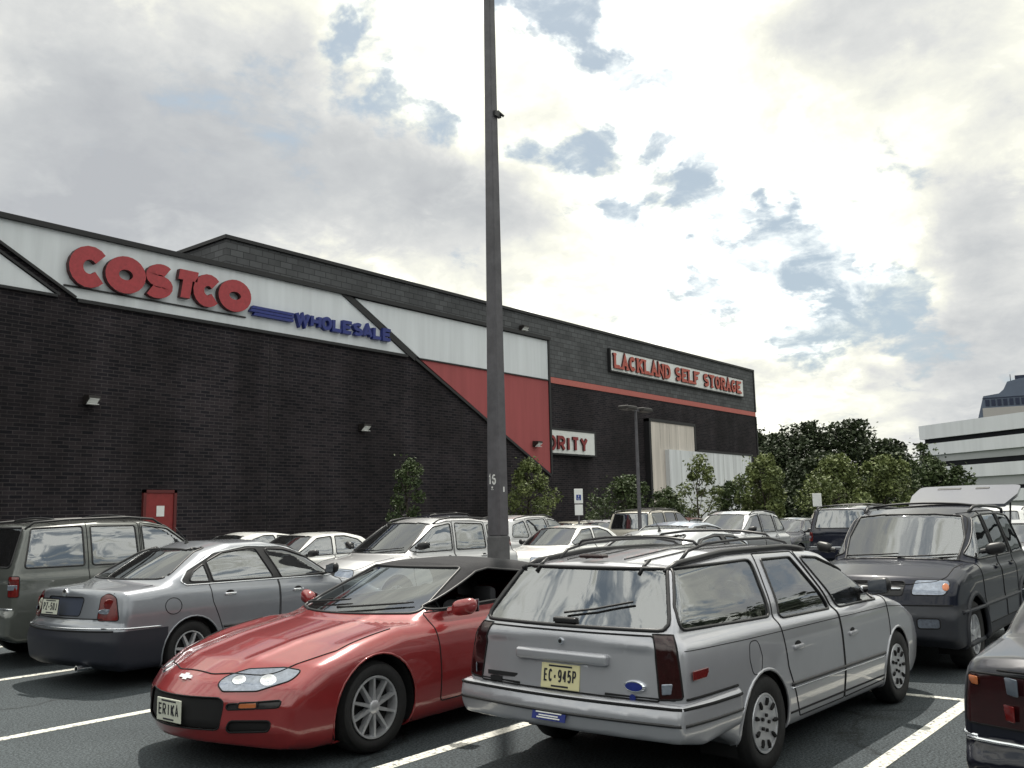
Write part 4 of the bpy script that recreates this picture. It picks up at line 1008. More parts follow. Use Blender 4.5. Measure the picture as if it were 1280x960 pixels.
def cabin(car, x0, x1, w, zf=.30, zb=.88, xs=(1.4, 2.3), wheel_at=None, dark=INT, roofz=None, lid=None, sz=1.12, hr=.62):
    """floor tub, dashboard, seats and steering wheel seen through the glass"""
    t = MB(); t.box(*[car.loc((x0, 0, 0))[0], car.loc((x1, 0, 0))[0]], -w, w, zf, zf+.02)
    a, b = car.loc((x0, 0, 0))[0], car.loc((x1, 0, 0))[0]
    t.box(a, b, w, w+.02, zf, zb).box(a, b, -w-.02, -w, zf, zb).box(a-.02, a, -w, w, zf, zb)
    t.build('interior_trim', dark, car.root)
    MB().rbox(b-.42, b+.02, -w, w, zf+.02, zb+.0, .06).build('dashboard', dark, car.root)
    for i, x in enumerate(xs):
        for sg in ((1, -1) if i == len(xs)-1 or True else (0,)):
            X = car.loc((x, 0, 0))[0]; yc = sg*w*.5; m = MB()
            m.rbox(X-.02, X+.50, yc-.25, yc+.25, zf+.05, zf+.25, .07)
            q = MB().rbox(-.07, .07, -.25, .25, 0, sz-zf-.42, .06); a_ = R(-14)
            q.xform(lambda p: (X-.04+p[0]*math.cos(a_)+p[2]*math.sin(a_), yc+p[1], zf+.2+p[2])); m.add(q.v, q.f)
            q = MB().rbox(-.05, .05, -.12, .12, 0, .16, .045); top = sz-.18
            q.xform(lambda p: (X-.04+math.sin(a_)*(top-zf)+p[0], yc+p[1], top+p[2])); m.add(q.v, q.f)
            m.tube([(X-.04+math.sin(a_)*(top-zf), yc-.05, top-.1), (X-.04+math.sin(a_)*(top-zf), yc-.05, top+.03)], .01, 5)
            m.tube([(X-.04+math.sin(a_)*(top-zf), yc+.05, top-.1), (X-.04+math.sin(a_)*(top-zf), yc+.05, top+.03)], .01, 5)
            m.build('seat', dark, car.root, smooth=True)
    xw = xs[-1]+.62; X = car.loc((xw, 0, 0))[0]; c = Vector((X, w*.5, zb-.02)); m = MB(); pts = []
    for k in range(20):
        q = 2*math.pi*k/20; pts.append(c+Vector((-.07*math.sin(q), .185*math.cos(q), .17*math.sin(q))))
    m.tube(pts, .014, 6, closed=True).tube([c, c+Vector((.3, 0, -.12))], .03, 6).tube([pts[0], c], .012, 5).tube([pts[10], c], .012, 5)
    m.build('steering_wheel', TRIM, car.root, smooth='all')
def mirror(car, x, y, z, sg, m, w=.20, h=.13, d=.12, fwd=1, glassm=None):
    X = car.loc((x, 0, 0))[0]
    q = MB().rbox(-d/2, d/2, 0, w, -h/2, h/2, .058, 4); q.xform(lambda p: (p[0]+.25*p[1]*-fwd, p[1]*sg, p[2]+.03*p[1]/w)); q.xform(lambda p: (X+p[0], sg*y+p[1]+sg*.025, z+p[2]))
    q.tube([(X, sg*(y-.02), z-.02), (X, sg*(y+.1), z)], .028, 8)
    o = q.build('side_mirror', m, car.root, smooth=True)
    g = MB().rbox(-.004, .004, .015, w-.015, -h/2+.015, h/2-.015, .003, 1); g.xform(lambda p: (p[0]-d/2-.001+.25*p[1]*-fwd, p[1]*sg, p[2]+.03*p[1]/w)); g.xform(lambda p: (X+p[0], sg*y+p[1]+sg*.025, z+p[2])); g.build('mirror_glass', MIRG, o)
    return o
def plate(car, view, c, w, h, txt, tilt=0, m=None, sgn=1, frame=None, th=.048):
    """licence plate: view rear or front; c = (y, z, x)"""
    y, z, x = c; d = -1 if view == 'rear' else 1; X = car.loc((x, 0, 0))[0]
    pl = MB().rbox(-w/2, w/2, -.004, .004, -h/2, h/2, .006, 1)
    def tf(p):  # plate drawn in xz facing -y, turned to face the bumper direction
        a = R(tilt); px, py, pz = p; py2 = py*math.cos(a)-pz*math.sin(a); pz2 = py*math.sin(a)+pz*math.cos(a)
        return (X+(py2 if d < 0 else -py2), y+(-px if d < 0 else px), z+pz2)
    o = pl.xform(tf).build('licence_plate', m or PLATE, car.root)
    n = max(1, len(txt)); pitch = (w*.86)/n; k = MB()
    for i, ch in enumerate(txt):
        if ch in '. ': 
            if ch == '.': k.box(-w*.43+i*pitch+pitch*.3, -w*.43+i*pitch+pitch*.6, -.0068, -.004, -.012, .006)
            continue
        letter_mb(ch, -w*.43+i*pitch+pitch*.1, -h*.23, pitch*.78, h*.5, th*.22, -.0045, .002, 0, False, k)
    k.xform(tf).build('plate_number', INK, o)
    j = MB().box(-w*.3, w*.3, -.0055, -.004, h*.36, h*.43).box(-w*.22, w*.22, -.0055, -.004, -h*.43, -h*.36); j.xform(tf).build('plate_small_print', INK, o)
    if frame: 
        fr = MB().box(-w/2-.008, w/2+.008, -.006, .006, h/2-.002, h/2+.010).box(-w/2-.008, w/2+.008, -.006, .006, -h/2-.010, -h/2+.002).box(-w/2-.010, -w/2+.002, -.006, .006, -h/2, h/2).box(w/2-.002, w/2+.010, -.006, .006, -h/2, h/2)
        fr.xform(tf).build('plate_frame', frame, o)
    return o
def handle(car, x, z, sg, m, w=.16, style='flap', parent=None):
    p = car.project('side', (x, z), sg, 0)
    if p is None: return
    X, Y, Z = car.loc(p); mb = MB()
    mb.rbox(X-w/2, X+w/2, min(Y-sg*.012, Y+sg*.022), max(Y-sg*.012, Y+sg*.022), Z-.018, Z+.018, .014, 2)
    o = mb.build('door_handle', m, parent or car.root, smooth=True)
    MB().lathe([(.001, 0), (.045, .003*1)], 1, 16, (X, Y+sg*.0015, Z-.002)).xform(lambda p: (X+(p[0]-X)*1.5, p[1], p[2])).build('handle_recess', SEAM, o, fix=False)
    return o
def wiper(car, a, b, m=TRIM, view='front', off=.02):
    pa, pb = car.at(view, a, 1, off), car.at(view, b, 1, off)
    pts = [car.at(view, (a[0]+(b[0]-a[0])*k/8, a[1]+(b[1]-a[1])*k/8), 1, off) for k in range(9)]
    return MB().tube(pts, [.012]+[.009]*7+[.006], 5).build('wiper', m, car.root, smooth='all')
def exhaust(car, x, y, z=.24, r=.03):
    X = car.loc((x, 0, 0))[0]; return MB().lathe([(r*.8, .14), (r*.8, -.1), (r, -.1), (r, .14)], 0, 14, (X, y, z)).build('exhaust_pipe', CHROME, car.root, smooth=True)
def solid_part(car, name, fn, bounds, h, m, parent=None):
    V, F = nets(fn, bounds, h); n = grad(fn, V); fc = V[F]; nn = np.cross(fc[:, 2]-fc[:, 0], fc[:, 3]-fc[:, 1])
    if (nn*n[F].sum(1)).sum() < 0: F = F[:, ::-1]
    n /= np.maximum(np.linalg.norm(n, axis=1), 1e-6)[:, None]
    return link_mesh(name, [car.loc(p) for p in V], F, m, parent or car.root, True, n)

def make_car(S):
    """one car from a table of outlines; x runs from the rear bumper (0) to the front bumper (L)"""
    L, W = S['L'], S['W']; pm = S['pm']; h = S.get('h', .035)
    pl = S.get('plan', [(-.2, W*.90), (0, W*.925), (.4, W*.975), (1.1, W), (L-1.2, W), (L-.5, W*.955), (L, W*.84)])
    tk = S.get('tuck', [(.1, -.07), (.3, -.02), (.5, 0), (.7, -.004), (.88, -.025), (1.05, -.075)])
    low = Solid(S['low'], pl, tk, S.get('bowf', .32), S.get('bowr', .16), S.get('crown', .035), S.get('k', .07), L)
    g = S['gh']; zb = S['zb']; zt = S['zt']; wb, wt = S['gw']
    gh = Solid(g, S.get('ghplan', [(0, wb*.88), (L*.22, wb*.985), (L*.4, wb), (L*.62, wb*.99), (L*.8, wb*.92)]), [(zb-.1, .01), (zb, 0), ((zb+zt)/2, -(wb-wt)*.42), (zt, -(wb-wt)), (zt+.15, -(wb-wt)*1.4)],
               S.get('gbf', .32), S.get('gbr', .20), S.get('gcrown', .04), S.get('gk', .07), L)
    ex = S.get('extra')
    fn = (lambda x, y, z: smin(low(x, y, z), gh(x, y, z), S.get('uk', .035))+(ex(x, y, z) if ex else 0))
    c = Car(S['name'], S['label'], S['cat'], L, W*2, zt+.02, fn, pm, h); c.low = low
    x1, x2 = S['wx']; Rt, Rr, wd, sty, ns = S.get('wheel', (.315, .20, .20, 'spoke', 5))
    arches(c, (x1, x2), W-.02, S.get('ar', Rt+.055), Rt-.01, S.get('flare', .010), S.get('flarem'))
    sides = (1, -1)
    for sg in sides:
        par = {}
        for nm, poly in S['windows']:
            a = c.take(c.cut('side', poly, sg), nm, S.get('glass', GLASS), off=-.004)
            if a: c.trim(a[1], nm+'_seal', S.get('seal', TRIM), S.get('sealr', .011), parent=a[0])
        if 'dlo' in S:
            a = c.take(c.cut('side', S['dlo'], sg), 'pillar_trim', TRIM); c.line('side', S['dlo'], S.get('dlom', CHROME), .011, sg, 'window_surround', closed=True)
        for nm, poly, hp in S.get('doors', []):
            a = c.take(c.cut('side', poly, sg, thr=.05), nm, pm)
            if a:
                c.trim(a[1], 'door_gap', SEAM, .0055, parent=a[0])
                if hp: handle(c, hp[0], hp[1], sg, S.get('handlem', pm), parent=a[0])
        for view, poly, nm, m_, off in S.get('lamps', []):
            a = c.take(c.cut(view, poly, sg, seg=6), nm, m_, off=off)
            if a: c.trim(a[1], 'lamp_seal', SEAM, .006, parent=a[0])
        for pts, m_, r, nm in S.get('lines', []): c.line('side', pts, m_, r, sg, nm, off=.002)
        wheel(c, x1, sg, W-.034, Rt, Rr, wd, sty, ns, S.get('rimm')); wheel(c, x2, sg, W-.034, Rt, Rr, wd, sty, ns, S.get('rimm'))
        if 'mirror' in S: x, y, z, mm = S['mirror']; mirror(c, x, y, z, sg, mm)
    fx = S.get('wsx', L*.5)
    w = c.take(c.cut('front', S['ws'], thr=.25, bound=lambda p: p.x > fx), 'windscreen', S.get('wsg', GLASS), off=-.003)
    if w: c.trim(w[1], 'windscreen_seal', TRIM, .013, parent=w[0])
    if 'rw' in S:
        w = c.take(c.cut('rear', S['rw'], thr=.2, bound=lambda p: p.x < fx), 'rear_window', S.get('rwg', GLASSD), off=-.003)
        if w: c.trim(w[1], 'rear_window_seal', TRIM, .013, parent=w[0])
    for view, poly, nm, m_, off in S.get('panels', []):
        a = c.take(c.cut(view, poly, 1, seg=5), nm, m_, off=off)
        if a: c.trim(a[1], 'panel_gap', SEAM, .005, parent=a[0])
    for view, pts, m_, r, nm in S.get('mlines', []): c.line(view, pts, m_, r, 1, nm, off=.001)
    for a, b in S.get('wipers', []): wiper(c, a, b)
    if 'cabin' in S: cabin(c, *S['cabin'][:5], xs=S['cabin'][6], sz=S.get('seatz', 1.12))
    return c

def disc(car, view, p, r, sg, name, m, sq=1.0, off=.002, dome=.006, n=22, parent=None):
    d, u, w = car.frame(view, sg); sh = -math.sin(R(view))*car.L if not isinstance(view, str) and view < 90 else 0
    h = car.bvh.ray_cast(u*(p[0]+sh)+w*p[1]+d*7, -d)
    if h[0] is None: return
    N = h[1].normalized(); uu = (u-N*u.dot(N)).normalized(); ww = N.cross(uu)
    if ww.z < 0: ww = -ww
    P = Vector(car.loc(h[0])); mb = MB().lathe([(r, off-.012), (r, off), (r*.9, off+dome*.6), (r*.5, off+dome*.95), (.001, off+dome)], 1, n)
    return mb.xform(lambda q: (P+uu*q[0]+ww*q[2]*sq+N*q[1])[:]).build(name, m, parent or car.root, smooth=True)
# ================================================================== silver estate car, rear towards the camera
def estate():
    L = 4.88; pm = paint('warm_silver', (.40, .405, .44), .5, .33, noise=.04)
    plan = [(-.2, .80), (0, .83), (.4, .875), (1.1, .90), (3.6, .90), (4.3, .865), (4.9, .76)]
    tuck = [(.1, -.07), (.3, -.02), (.5, 0), (.7, -.004), (.86, -.022), (1.0, -.07)]
    low = Solid([(.74, .25, .05), (.45, .385, .05), (.10, .39, .05), (.06, .44, .05), (.05, .62), (.09, .975, .09), (1.0, .985, .3), (3.0, .95, .3), (3.78, .965, .15), (4.25, .875, .3), (4.68, .74, .14), (4.86, .55, .08), (4.85, .30, .06), (4.65, .20, .05)],
                plan, tuck, .36, .07, .035, .06, L)
    gh = Solid([(.08, .90), (.105, .98, .03), (.40, 1.365, .07), (1.2, 1.425, .4), (2.2, 1.425, .4), (2.9, 1.37, .4), (3.86, .93), (3.7, .85), (.3, .85)],
               [(0, .77), (.4, .80), (1.2, .83), (3.0, .82), (3.9, .76)], [(.85, 0), (1.0, -.025), (1.2, -.115), (1.38, -.215), (1.5, -.30)], .34, .06, .035, .05, L)
    fn = lambda x, y, z: smin(low(x, y, z), gh(x, y, z), .035)
    c = Car('estate_car', 'silver estate car with roof rack and plate EC 945P, its rear to the camera', 'car', L, 1.8, 1.43, fn, pm)
    arches(c, (1.11, 3.80), .88, .365, .29, .012)
    for sg in (1, -1):
        c.window('side', [(.235, .985, .07), (.30, 1.12, .1), (.47, 1.335, .05), (1.50, 1.345, .05), (1.385, .965, .05)], 'quarter_window', sg, r=.011)
        rd = c.cut('side', [(1.66, 1.335, .03), (2.17, 1.33, .03), (2.45, .925, .03), (1.53, .94, .03)], sg); c.take_w = None
        a = c.take(rd, 'window', GLASS, off=-.004); c.trim(a[1], 'window_seal', TRIM, .011, parent=a[0])
        b = c.take(c.cut('side', [(2.34, 1.325, .03), (2.66, 1.305, .1), (3.14, 1.16, .1), (3.50, .955, .04), (3.42, .915, .03), (2.62, .92, .03)], sg), 'window', GLASS, off=-.004); c.trim(b[1], 'window_seal', TRIM, .011, parent=b[0])
        d1 = c.take(c.cut('side', [(1.66, .265, .03), (2.50, .255, .02), (2.49, .93), (2.25, 1.368, .03), (1.58, 1.378, .04), (1.43, .95, .05), (1.47, .62, .12)], sg, thr=.05), 'rear_door', pm); c.trim(d1[1], 'door_gap', SEAM, .0055, parent=d1[0])
        d2 = c.take(c.cut('side', [(2.515, .255, .02), (3.50, .255, .08), (3.60, .60, .1), (3.60, .94, .05), (3.28, 1.17, .1), (2.70, 1.355, .15), (2.275, 1.368, .03), (2.505, .93)], sg, thr=.05), 'front_door', pm); c.trim(d2[1], 'door_gap', SEAM, .0055, parent=d2[0])
        handle(c, 1.66, .735, sg, pm, parent=d1[0]); handle(c, 2.72, .715, sg, pm, parent=d2[0])
        c.line('side', [(.76, .44), (1.4, .45)], TRIM, .010, sg, 'side_moulding') if False else None
        c.line('side', [(1.50, .50), (3.42, .475)], TRIM, .013, sg, 'side_moulding', off=.002); c.line('side', [(1.50, .475), (3.42, .45)], CHROME, .006, sg, 'side_moulding', off=.005)
        c.line('side', [(1.48, .31), (3.42, .29)], SEAM, .008, sg, 'sill_line')
        c.line('side', [(.14, .875), (3.6, .845), (4.3, .79)], SEAM, .0035, sg, 'body_crease', off=-.001)
        c.line('side', [(.06, .605), (.72, .612)], SEAM, .008, sg, 'bumper_gap')
        t = c.take(c.cut(135, [(-.685, .615), (-.562, .60), (-.555, .965), (-.665, .965)], sg), 'tail_light', DRED_LAMP, off=.004)
        if t:
            c.trim(t[1], 'lamp_seal', SEAM, .007, parent=t[0])
            p = c.project(135, (-.62, .665), sg, .006); d, u, w = c.frame(135, sg)
            mb = MB().rbox(-.05, .05, -.004, .004, -.030, .030, .004, 1); P = Vector(c.loc(p)); mb.xform(lambda q: (P+u*q[0]+d*q[1]+w*q[2])[:]); mb.build('reversing_lamp', CLEARL, t[0])
        mb = MB(); q = c.at('side', (.30, .735), sg, .003); mb.rbox(q.x-.095, q.x+.095, q.y-.004, q.y+.004, q.z-.028, q.z+.028, .004, 1); mb.build('side_marker', RED_LAMP, c.root)
        fm = c.line('side', [(.90, .74,.07), (.93, .85,.06), (1.05, .85,.06), (1.08, .74,.07),(1.05,.64,.06),(.93,.64,.06)], SEAM, .0035, sg, 'fuel_door_gap', closed=True) if sg < 0 else None
    # windscreen and rear
    w = c.take(c.cut('front', [(-.70, .97, .04), (.70, .97, .04), (.55, 1.34, .07), (-.55, 1.34, .07)], thr=.3, bound=lambda p: p.x > 2.4), 'windscreen', GLASS, off=-.003)
    if w: c.trim(w[1], 'windscreen_seal', TRIM, .012, parent=w[0])
    rg = c.take(c.cut('rear', [(-.735, .985, .05), (.735, .985, .05), (.58, 1.335, .05), (-.58, 1.335, .05)], thr=.3, bound=lambda p: p.x < 1), 'rear_window', GLASS, off=-.003)
    if rg:
        c.trim(rg[1], 'rear_window_seal', TRIM, .014, parent=rg[0])
        mb = MB(); q = c.at('rear', (0, 1.02), 1, .012); mb.rbox(q.x-.02, q.x+.03, -.09, .09, 1.0, 1.035, .01); mb.build('window_latch', TRIM, rg[0])
        for y in (-.42, .42):
            q = c.at('rear', (y, 1.335), 1, .0); MB().tube([(q.x-.035, y+.01, 1.30), (q.x+.01, y, 1.350), (q.x+.07, y-.01, 1.385)], .012, 6).build('window_hinge', TRIM, rg[0], smooth='all')
        wr = MB(); pts = [c.at('rear', (-.42-.0*k, 1.03+.0*k), 1, .02) for k in range(2)]
        wr.tube([c.at('rear', (y, z), 1, .02) for y, z in ((.02, 1.05), (-.2, 1.08), (-.45, 1.13))], .008, 5).build('rear_wiper', TRIM, rg[0])
    tg = c.take(c.cut('rear', [(-.715, .59, .04), (.715, .59, .04), (.725, .955, .02), (-.725, .955, .02)], thr=.3, bound=lambda p: p.x < 1), 'tailgate', pm)
    if tg:
        c.trim(tg[1], 'tailgate_gap', SEAM, .0065, parent=tg[0]); X = c.at('rear', (0, .79)).x
        g = MB().rbox(X-.030, X+.03, -.36, .36, .765, .835, .02, 3); g.build('handle_bar', pm, tg[0], smooth=True)
        MB().lathe([(.001, -.008), (.020, -.008), (.023, .01)], 0, 18, (X, .0, .892)).build('lock', CHROME, tg[0], smooth=True)
        MB().lathe([(.001, -.006), (.012, -.006)], 0, 12, (X-.004, .0, .892)).build('key_hole', SEAM, tg[0], fix=False)
        e = MB().lathe([(.001, -.007), (.064, -.006), (.074, .002), (.075, .02)], 0, 26, (X+.003, -.54, .665)); e.xform(lambda p: (p[0], p[1], .665+(p[2]-.665)*.48)).build('oval_badge', CHROME, tg[0], smooth=True)
        e = MB().lathe([(.001, -.0085), (.060, -.0075)], 0, 26, (X+.003, -.54, .665)); e.xform(lambda p: (p[0], p[1], .665+(p[2]-.665)*.42)).build('badge_centre', SIGNB, e and tg[0], fix=False)
        q = MB().box(X-.004, X+.01, .36, .62, .635, .662); q.build('model_lettering', TRIM, tg[0])
        MB().rbox(X-.002, X+.01, -.21, .21, .60, .76, .02).build('plate_recess', pm, tg[0], smooth=True)
        pl = plate(c, 'rear', (.0, .675, (X+L/2)-.014), .305, .155, 'EC.945P', -8)
        # stickers
        MB().box(X-.003, X+.012, .50, .60, .597, .628).build('dark_sticker', TRIM, tg[0]); MB().lathe([(.001, -.004), (.022, -.004)], 0, 12, (X, -.53, .600)).build('round_sticker', SIGNB, tg[0], fix=False)
    MB().rbox(*(lambda q: (q.x-.02, q.x+.05, -.10, .10, 1.392, 1.418))(c.at('top', (.45, 0))), .01).build('high_brake_light', DRED_LAMP, c.root)
    bp = [(-.3, .83), (0, .865), (.4, .915), (1.1, .932), (2, .932)]
    bump = Solid([(.0, .37, .05), (-.035, .50, .05), (.0, .585, .03), (.735, .60, .01), (.735, .37, .02), (.3, .33, .02)], bp, [(.1, -.02), (.36, -.02), (.45, 0), (.6, -.002)], .0, .10, 0, .05, 1.0)
    solid_part(c, 'rear_bumper', bump, ((-.12, .80), (-1, 1), (.28, .66)), .024, pm)
    for z, r, m_ in ((.565, .010, SEAM), (.475, .010, TRIM)):
        mb = MB(); P = []
        for y in np.linspace(-.86, .86, 41):
            x = .0
            lo, hi = -.12, .75
            for _ in range(26):
                mid = (lo+hi)/2
                if bump(np.array([mid]), np.array([y]), np.array([z]))[0] > 0: lo = mid
                else: hi = mid
            P.append(c.loc((hi, y, z)))
        mb.tube(P, r, 6).build('bumper_strip', m_, c.root, smooth='all')
        for sg in (-1, 1):
            P = []
            for x in np.linspace(.08, .72, 12):
                lo, hi = .5, 1.0
                for _ in range(26):
                    mid = (lo+hi)/2
                    if bump(np.array([x]), np.array([sg*mid]), np.array([z]))[0] < 0: lo = mid
                    else: hi = mid
                P.append(c.loc((x, sg*lo, z)))
            MB().tube(P, r, 6).build('bumper_strip', m_, c.root, smooth='all')
    st = MB().box(-.004, .004, -.13, .13, -.03, .03); st.xform(lambda p: (c.loc((-.034, 0, 0))[0]+p[0]+.25*p[2], .03+p[1], .452+p[2])).build('blue_bumper_sticker', SIGNB, c.root)
    k = MB(); 
    for r_, z_ in ((.10, .466), (.075, .449), (.09, .436)): k.box(-r_, r_, -.0062, -.004, z_-.0035, z_+.0035)
    k.xform(lambda p: (c.loc((-.034, 0, 0))[0]-.001+p[1]+.25*(p[2]-.452), .03-p[0], p[2])).build('sticker_print', WHITEP, c.root)
    # roof rack
    for sg in (1, -1):
        P = [c.at('top', (x, sg*.575), 1, .018) for x in np.linspace(.42, 2.62, 16)]
        MB().tube(P, [.010]+[.021]*14+[.010], 8).build('roof_rail', TRIM, c.root, smooth='all')
        q = [c.at('top', (x, sg*.50), 1, d) for x, d in ((.75, .0), (.85, .055), (1.1, .075), (1.6, .08), (2.1, .075), (2.4, .05), (2.55, 0))]
        MB().tube(q, .012, 6).build('rack_side_bar', TRIM, c.root, smooth='all')
        for y in (.16, .32): MB().tube([c.at('top', (x, sg*y), 1, .002) for x in np.linspace(.6, 2.5, 12)], .007, 5).build('roof_strip', TRIM, c.root)
    for x in (1.0, 2.15):
        q = [c.at('top', (x, y), 1, d) for y, d in ((-.50, .07), (-.46, .10), (-.25, .11), (0, .11), (.25, .11), (.46, .10), (.50, .07))]
        MB().tube(q, .011, 6).build('rack_cross_bar', TRIM, c.root, smooth='all')
    for sg in (1, -1):
        wheel(c, 1.11, sg, .885, .312, .19, .19, 'hubcap', 9, HUBP); wheel(c, 3.80, sg, .885, .312, .19, .19, 'hubcap', 9, HUBP)
        mirror(c, 3.36, .80, 1.02, sg, TRIM, .20, .14, .13)
        h = c.take(c.cut(40, [(.42, .60), (.72, .58), (.74, .69), (.44, .71)], sg), 'headlight', CLEARL)
    cabin(c, .5, 3.6, .74, .30, .90, (1.55, 2.55), lid=None, sz=1.16)
    bx = MB().rbox(*c.loc((.75, 0, 0))[:1], c.loc((1.15, 0, 0))[0], -.55, -.15, .9, 1.12, .04).build('cargo_bag', INT_L, c.root, smooth=True)
    c.finish(); return c
car_estate = estate(); car_estate.place(4.78, 3.545, -1.1)

# ================================================================== red convertible, nose towards the camera
def convertible():
    L = 4.91; pm = paint('red', (.235, .020, .022), .15, .30, noise=.08); CLOTH = mat('black_cloth_top', (.014, .014, .017), .9, noise=.3, nscale=30, bump=.4)
    def ex(x, y, z):
        ay = np.abs(y); w = np.clip((x-3.3)/.35, 0, 1)*np.clip((4.72-x)/.25, 0, 1)
        f = np.exp(-((x-3.85)/.55)**2)*np.clip((z-.5)/.2, 0, 1)
        return -.013*w*np.exp(-((ay-.34-(4.6-x)*.05)/.055)**2)*(z > .6)-.030*f*np.exp(-((ay-.80)/.12)**2)
    S = dict(name='convertible_car', label='red convertible car with black cloth top, its nose to the camera', cat='car', L=L, W=.935, pm=pm, h=.032,
        low=[(.16, .20, .06), (.03, .45, .06), (.0, .86, .07), (.22, .985, .10), (1.2, .975, .3), (2.6, .93, .3), (3.62, .885, .3), (4.15, .80, .4), (4.55, .71, .3), (4.80, .60, .12), (4.905, .50, .05), (4.93, .34, .07), (4.86, .20, .05), (4.6, .16, .05)],
        plan=[(-.2, .78), (0, .82), (.4, .90), (1.2, .935), (2.4, .915), (3.3, .925), (3.85, .935), (4.4, .90), (4.75, .80), (4.95, .70)],
        tuck=[(.1, -.08), (.3, -.02), (.5, 0), (.66, -.006), (.80, -.045), (.95, -.14)], k=.09, bowf=.42, bowr=.2, crown=.05,
        gh=[(.78, .90), (.80, .965), (1.35, 1.255, .3), (1.9, 1.31, .4), (2.30, 1.305, .15), (2.48, 1.285, .05), (3.60, .885), (3.5, .80), (1, .80)], zb=.93, zt=1.31, gw=(.80, .56), gbf=.40, gbr=.2, gk=.08,
        ghplan=[(0, .62), (.8, .70), (1.5, .79), (2.4, .80), (3.2, .79), (3.9, .74)], extra=ex,
        wx=(1.24, 3.81), wheel=(.325, .222, .235, 'spoke', 10), ar=.395, flare=.008, glass=GLASSD, windows=[('window', [(1.42, .985, .05), (1.62, 1.16, .08), (2.22, 1.225, .05), (2.40, 1.205, .05), (3.16, .955, .03), (3.0, .945, .03)])],
        doors=[('door', [(1.72, .27, .03), (3.13, .26, .03), (3.16, .85, .04), (3.18, .93, .02), (1.66, .955, .03)], (1.86, .83))],
        ws=[(-.73, .925, .04), (.73, .925, .04), (.545, 1.245, .05), (-.545, 1.245, .05)], wsx=2.2, rw=[(-.42, 1.03, .05), (.42, 1.03, .05), (.36, 1.2, .05), (-.36, 1.2, .05)],
        lamps=[('front', [(.33, .575, .045), (.40, .535, .06), (.62, .54, .08), (.775, .60, .05), (.775, .655, .04), (.64, .67, .07), (.42, .66, .06), (.33, .62, .04)], 'headlight', CLEARL, .002),
               ('front', [(.545, .430, .01), (.665, .436, .01), (.665, .478, .01), (.545, .471, .01)], 'turn_signal', AMBER, -.001),
               ('front', [(.47, .425, .02), (.80, .445, .02), (.80, .49, .02), (.47, .462, .015)], 'lower_slot', TRIM, -.006),
               ('front', [(.46, .275, .03), (.74, .29, .03), (.76, .36, .04), (.5, .355, .03)], 'fog_recess', SEAM, -.012),
               (135, [(-.72, .66), (-.2, .64), (-.2, .80), (-.70, .80)], 'tail_light', DRED_LAMP, .002)],
        panels=[('front', [(-.43, .29, .06), (.43, .29, .06), (.455, .50, .06), (-.455, .50, .06)], 'lower_grille', SEAM, -.015)],
        mlines=[('top', [(3.58, -.80), (4.10, -.80, .1), (4.54, -.62, .3), (4.72, -.2, .2), (4.72, .2, .2), (4.54, .62, .3), (4.10, .80, .1), (3.58, .80)], SEAM, .0055, 'bonnet_gap'),
                ('front', [(-.86, .42), (-.46, .395)], SEAM, .003, 'bumper_line')],
        mirror=(2.96, .86, .95, pm), wipers=[((-.62, .945), (.02, 1.0)), ((.02, .945), (.60, .985))], cabin=(1.2, 3.3, .70, .22, .86, None, (1.55, 2.1)), seatz=1.06)
    S['cabin'] = (1.2, 3.3, .70, .22, .84, None, (1.6, 2.15))
    c = make_car(S)
    for o in [o for o in kids(c.root) if o.name.startswith('window')]:   # side windows are wound down: keep only the rubber round the opening
        for q in kids(o): q.parent = c.root; q.name = 'window_rubber'
        bpy.data.objects.remove(o)
    for sg in (1, -1):
        for y, r in ((.445, .056), (.63, .064)): disc(c, 'front', (sg*y, .603), r, sg, 'headlight_reflector', CHROME, .82, .002, .008)
    q = c.at('front', (0, .60), 1, .004); e = MB().prism([(-.075, -.014), (-.02, -.014), (-.02, -.028), (.03, -.028), (.03, -.014), (.075, -.014), (.065, .014), (.02, .014), (.02, .028), (-.03, .028), (-.03, .014), (-.075, .014)], 0, -.004, .006)
    a = R(50); e.xform(lambda p: (q.x+p[0]*math.cos(a)-p[2]*math.sin(a), p[1], q.z+p[0]*math.sin(a)+p[2]*math.cos(a))).build('badge', CHROME, c.root)
    plate(c, 'front', (0, .395, 4.925), .305, .155, 'ERIKA', 0, PLATEW, frame=None)
    c.finish(paintfn=lambda p: 1 if p[2] > .94 and .6 < p[0] < 3.46 and c.low(np.array([p[0]]), np.array([p[1]]), np.array([p[2]]))[0] > .006 else 0, mats=[CLOTH]); return c
car_conv = convertible(); car_conv.place(3.64, 6.04, 180, rear=False)

